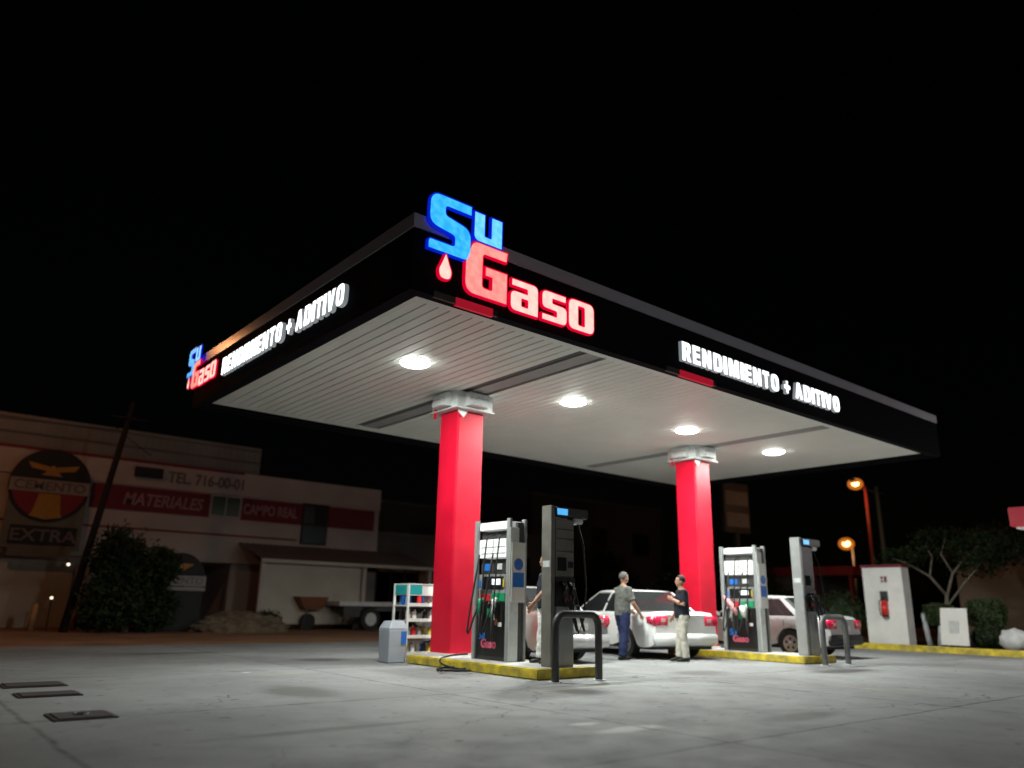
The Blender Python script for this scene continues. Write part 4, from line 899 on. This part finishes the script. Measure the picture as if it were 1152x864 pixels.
b = MB(); b.box((.15, 3.6, 3.1), (.35, 5.4, 3.15)); tb = b.build('assumed_tube_lamp', E_lens, rs)  # assumed lamp under the awning, added to brighten the white cabinet and bed
ld = bpy.data.lights.new('lamp', 'POINT'); ld.energy = 150; ld.shadow_soft_size = .15; ld.color = (1, .98, .94)
lo = bpy.data.objects.new('lamp', ld); COL.objects.link(lo); lo.parent = tb; lo.location = (.0, 4.4, 2.9)
# red roofed shelter behind lamps
ra = thing('red_roof_shelter', 'low shelter with a dark red roof edge below the street lamps', 'building', (30, 9.5, 0))
b = MB(); b.box((0, 0, 2.7), (4.5, 5.5, 3.1)); b.build('roof', mat('dark_red_roof', (.3, .03, .03), .6), ra)
b = MB(); b.box((.2, 2.2, 0), (4.3, 5.3, 2.7)); b.build('wall', M_concdark, ra)
for q in ((.1, .2), (.1, 2.0), (4.3, .2)):
    b = MB(); b.box((q[0]-.06, q[1]-.06, 0), (q[0]+.06, q[1]+.06, 2.7)); b.build('post', M_poler, ra)

# middle distance buildings
def block(name, lab, x0, y0, x1, y1, h, m, wins=(), roof=True):
    r = thing(name, lab, 'building', (x0, y0, 0)); b = MB(); b.box((0, 0, 0), (x1-x0, y1-y0, h)); b.build('wall', m, r)
    if roof:
        b = MB(); b.box((-.15, -.15, h), (x1-x0+.15, y1-y0, h+.18)); b.build('roof', M_concdark, r)
    for (a, z, w, hh) in wins:
        b = MB(); b.box((a, -.05, z), (a+w, -.005, z+hh)); f_ = b.build('window', M_emblk, r)
        b = MB(); b.box((a+.08, -.07, z+.08), (a+w-.08, -.05, z+hh-.08)); b.build('pane', M_glass, f_)
block('low_workshop', 'low rough workshop between the store and the nearer pillar', 12.7, 24.0, 19, 29, 4.1, M_concdark, ((.8, 1.2, 1.2, 1.1),))
block('grey_warehouse', 'dim grey warehouse rising behind the low workshop', 18, 33.0, 26.5, 40, 6.9, M_farwall, ((2, 3.5, 1.5, 1.5),))
block('far_apartment_block', 'dim two-storey block with dark windows seen between the pillars', 31, 33.0, 45, 42, 8.7, M_farwall, ((2, 5.2, 1.6, 1.6), (6, 5.2, 1.6, 1.6), (10.6, 5.0, 1.9, 1.7), (3, 1.5, 1.6, 1.8)))
block('far_house', 'very dim low house far behind the nearer dispenser', 21, 29.0, 30, 36, 5.2, M_concdark, ((1.5, 2.6, 1.3, 1.3), (5, 2.6, 1.3, 1.3)))
bb = thing('brick_pile', 'brown stacked load of bricks behind the flatbed trailer', 'brick stack', (11.7, 20.9, 0))
b = MB(); b.box((0, 0, .0), (3.6, .8, 2.45), .03); b.build('stacked_bricks', M_load, bb)
b = MB()
for i in range(6): b.box((i*.7, -.03, .0), (i*.7+.05, .0, 2.42))
b.build('strap', M_wood, bb)
# flatbed trailer
tk = thing('flatbed_trailer', 'grey flatbed trailer with two wheels on the roadside beyond the bin', 'trailer', (9.1, 18.9, 0))
b = MB(); b.box((0, 0, .9), (5.2, 2, 1.06), .01); b.build('deck', M_whiterock, tk)
b = MB(); b.box((.3, .3, .72), (5, 1.7, .9)); b.build('chassis', mat('truck_dark', (.09, .1, .1), .6), tk)
b = MB(); b.box((.2, .02, .5), (.9, .08, .88)); b.build('mud_guard', M_dark, tk)
for x in (1.35, 3.6):
    b = MB(); b.cyl((x, -.02, .42), (x, .26, .42), .42, n=26); w_ = b.build('wheel', M_rubber, tk)
    b = MB(); b.cyl((x, -.04, .42), (x, -.02, .42), .24, n=20); b.cyl((x, -.09, .42), (x, -.04, .42), .09, n=14); b.build('rim', M_galv, w_)
tk2 = thing('orange_cart', 'orange hand cart standing at the front end of the flatbed trailer', 'cart', (7.9, 19.6, 0))
b = MB(); b.loft([[(.2, .1, .75), (.9, .1, .75), (.9, .8, .75), (.2, .8, .75)], [(-.1, 0, 1.2), (1.1, 0, 1.2), (1.1, .9, 1.2), (-.1, .9, 1.2)]]); b.build('tray', M_orange, tk2)
b = MB(); b.cyl((.5, .4, .3), (.5, .5, .3), .3, n=20); b.build('wheel', M_rubber, tk2)
b = MB(); b.tube([(.3, .1, .8), (.1, .1, 0)], .025, 6); b.tube([(.3, .8, .8), (.1, .8, 0)], .025, 6); b.build('leg', M_dark, tk2)
# rubble heap
rnd = random.Random(9); b = MB(); b.sph((0, 0, 0), 1, (1.7, .9, .62), 4)
for v in list(b.bm.verts):
    v.co *= 1+.06*rnd.gauss(0, 1)
rh = b.build('rubble_heap', mat('rubble', (.2, .15, .1), .95, var=.4, vscale=4, bump=.8, bscale=10)); rh.location = (5.4, 18.9, 0); tag(rh, 'heap of brown rubble on the roadside before the lean-to shed', 'rubble heap')
# parked vehicle in front of the store (dark)
pc = car('dark hatchback parked under the store beside the big bush', (2.6, 21.5, 0), PI/2, 3.9, 1.65, 1.45, mat('dark_paint', (.06, .07, .08), .3, coat=.6), 1)
pc['group'] = 'parked dark cars'
r = thing('wall_bulb', 'upper small white bulb glowing under the round cement sign', 'lamp', (.43, 22.0, 2.08), group='small bulbs at the store')
b = MB(); b.sph((0, 0, 0), .05, sub=2); b.build('bulb', E_dot, r, True)
b = MB(); b.cyl((0, 0, .04), (0, .0, .12), .03, n=10); b.tube([(0, 0, .1), (0, .3, .14), (0, .66, .14)], .012, 6); b.build('bulb_socket', M_dark, r)
for x, y, z, lb in ((-.17, 20.35, .98, 'small pale glint of reflected light on an added thin post beside the dark hatchback'), (3.0, 20.0, .72, 'small pale glint of reflected light on an added thin post at the right of the big bush')):
    r = thing('reflected_glint', lb, 'lamp', (x, y, 0), group='small bulbs at the store')  # reflected glints built as glowing dots, thin posts added to hold them
    b = MB(); b.sph((0, 0, z), .045, sub=2); b.build('bulb', E_dot, r, True)
    b = MB(); b.cyl((0, 0, 0), (0, .0, z-.03), .02, n=8); b.build('post', M_dark, r)

# overhead cables
for i, (p, q, sg_) in enumerate((((.5, 18.95, 6.4), (24, 60, 9), 1.2), ((.6, 18.95, 6.3), (-30, 14, 7), .8))):
    pts = []
    for k_ in range(25):
        t_ = k_/24; pts.append((p[0]+(q[0]-p[0])*t_, p[1]+(q[1]-p[1])*t_, p[2]+(q[2]-p[2])*t_-sg_*4*t_*(1-t_)))
    b = MB(); b.tube(pts, .012, 6); o = b.build('overhead_cable', M_rubber, None, True)
    tag(o, ('thin black cable running from the leaning pole to the right', 'thin black cable running from the leaning pole to the left')[i], 'cable')
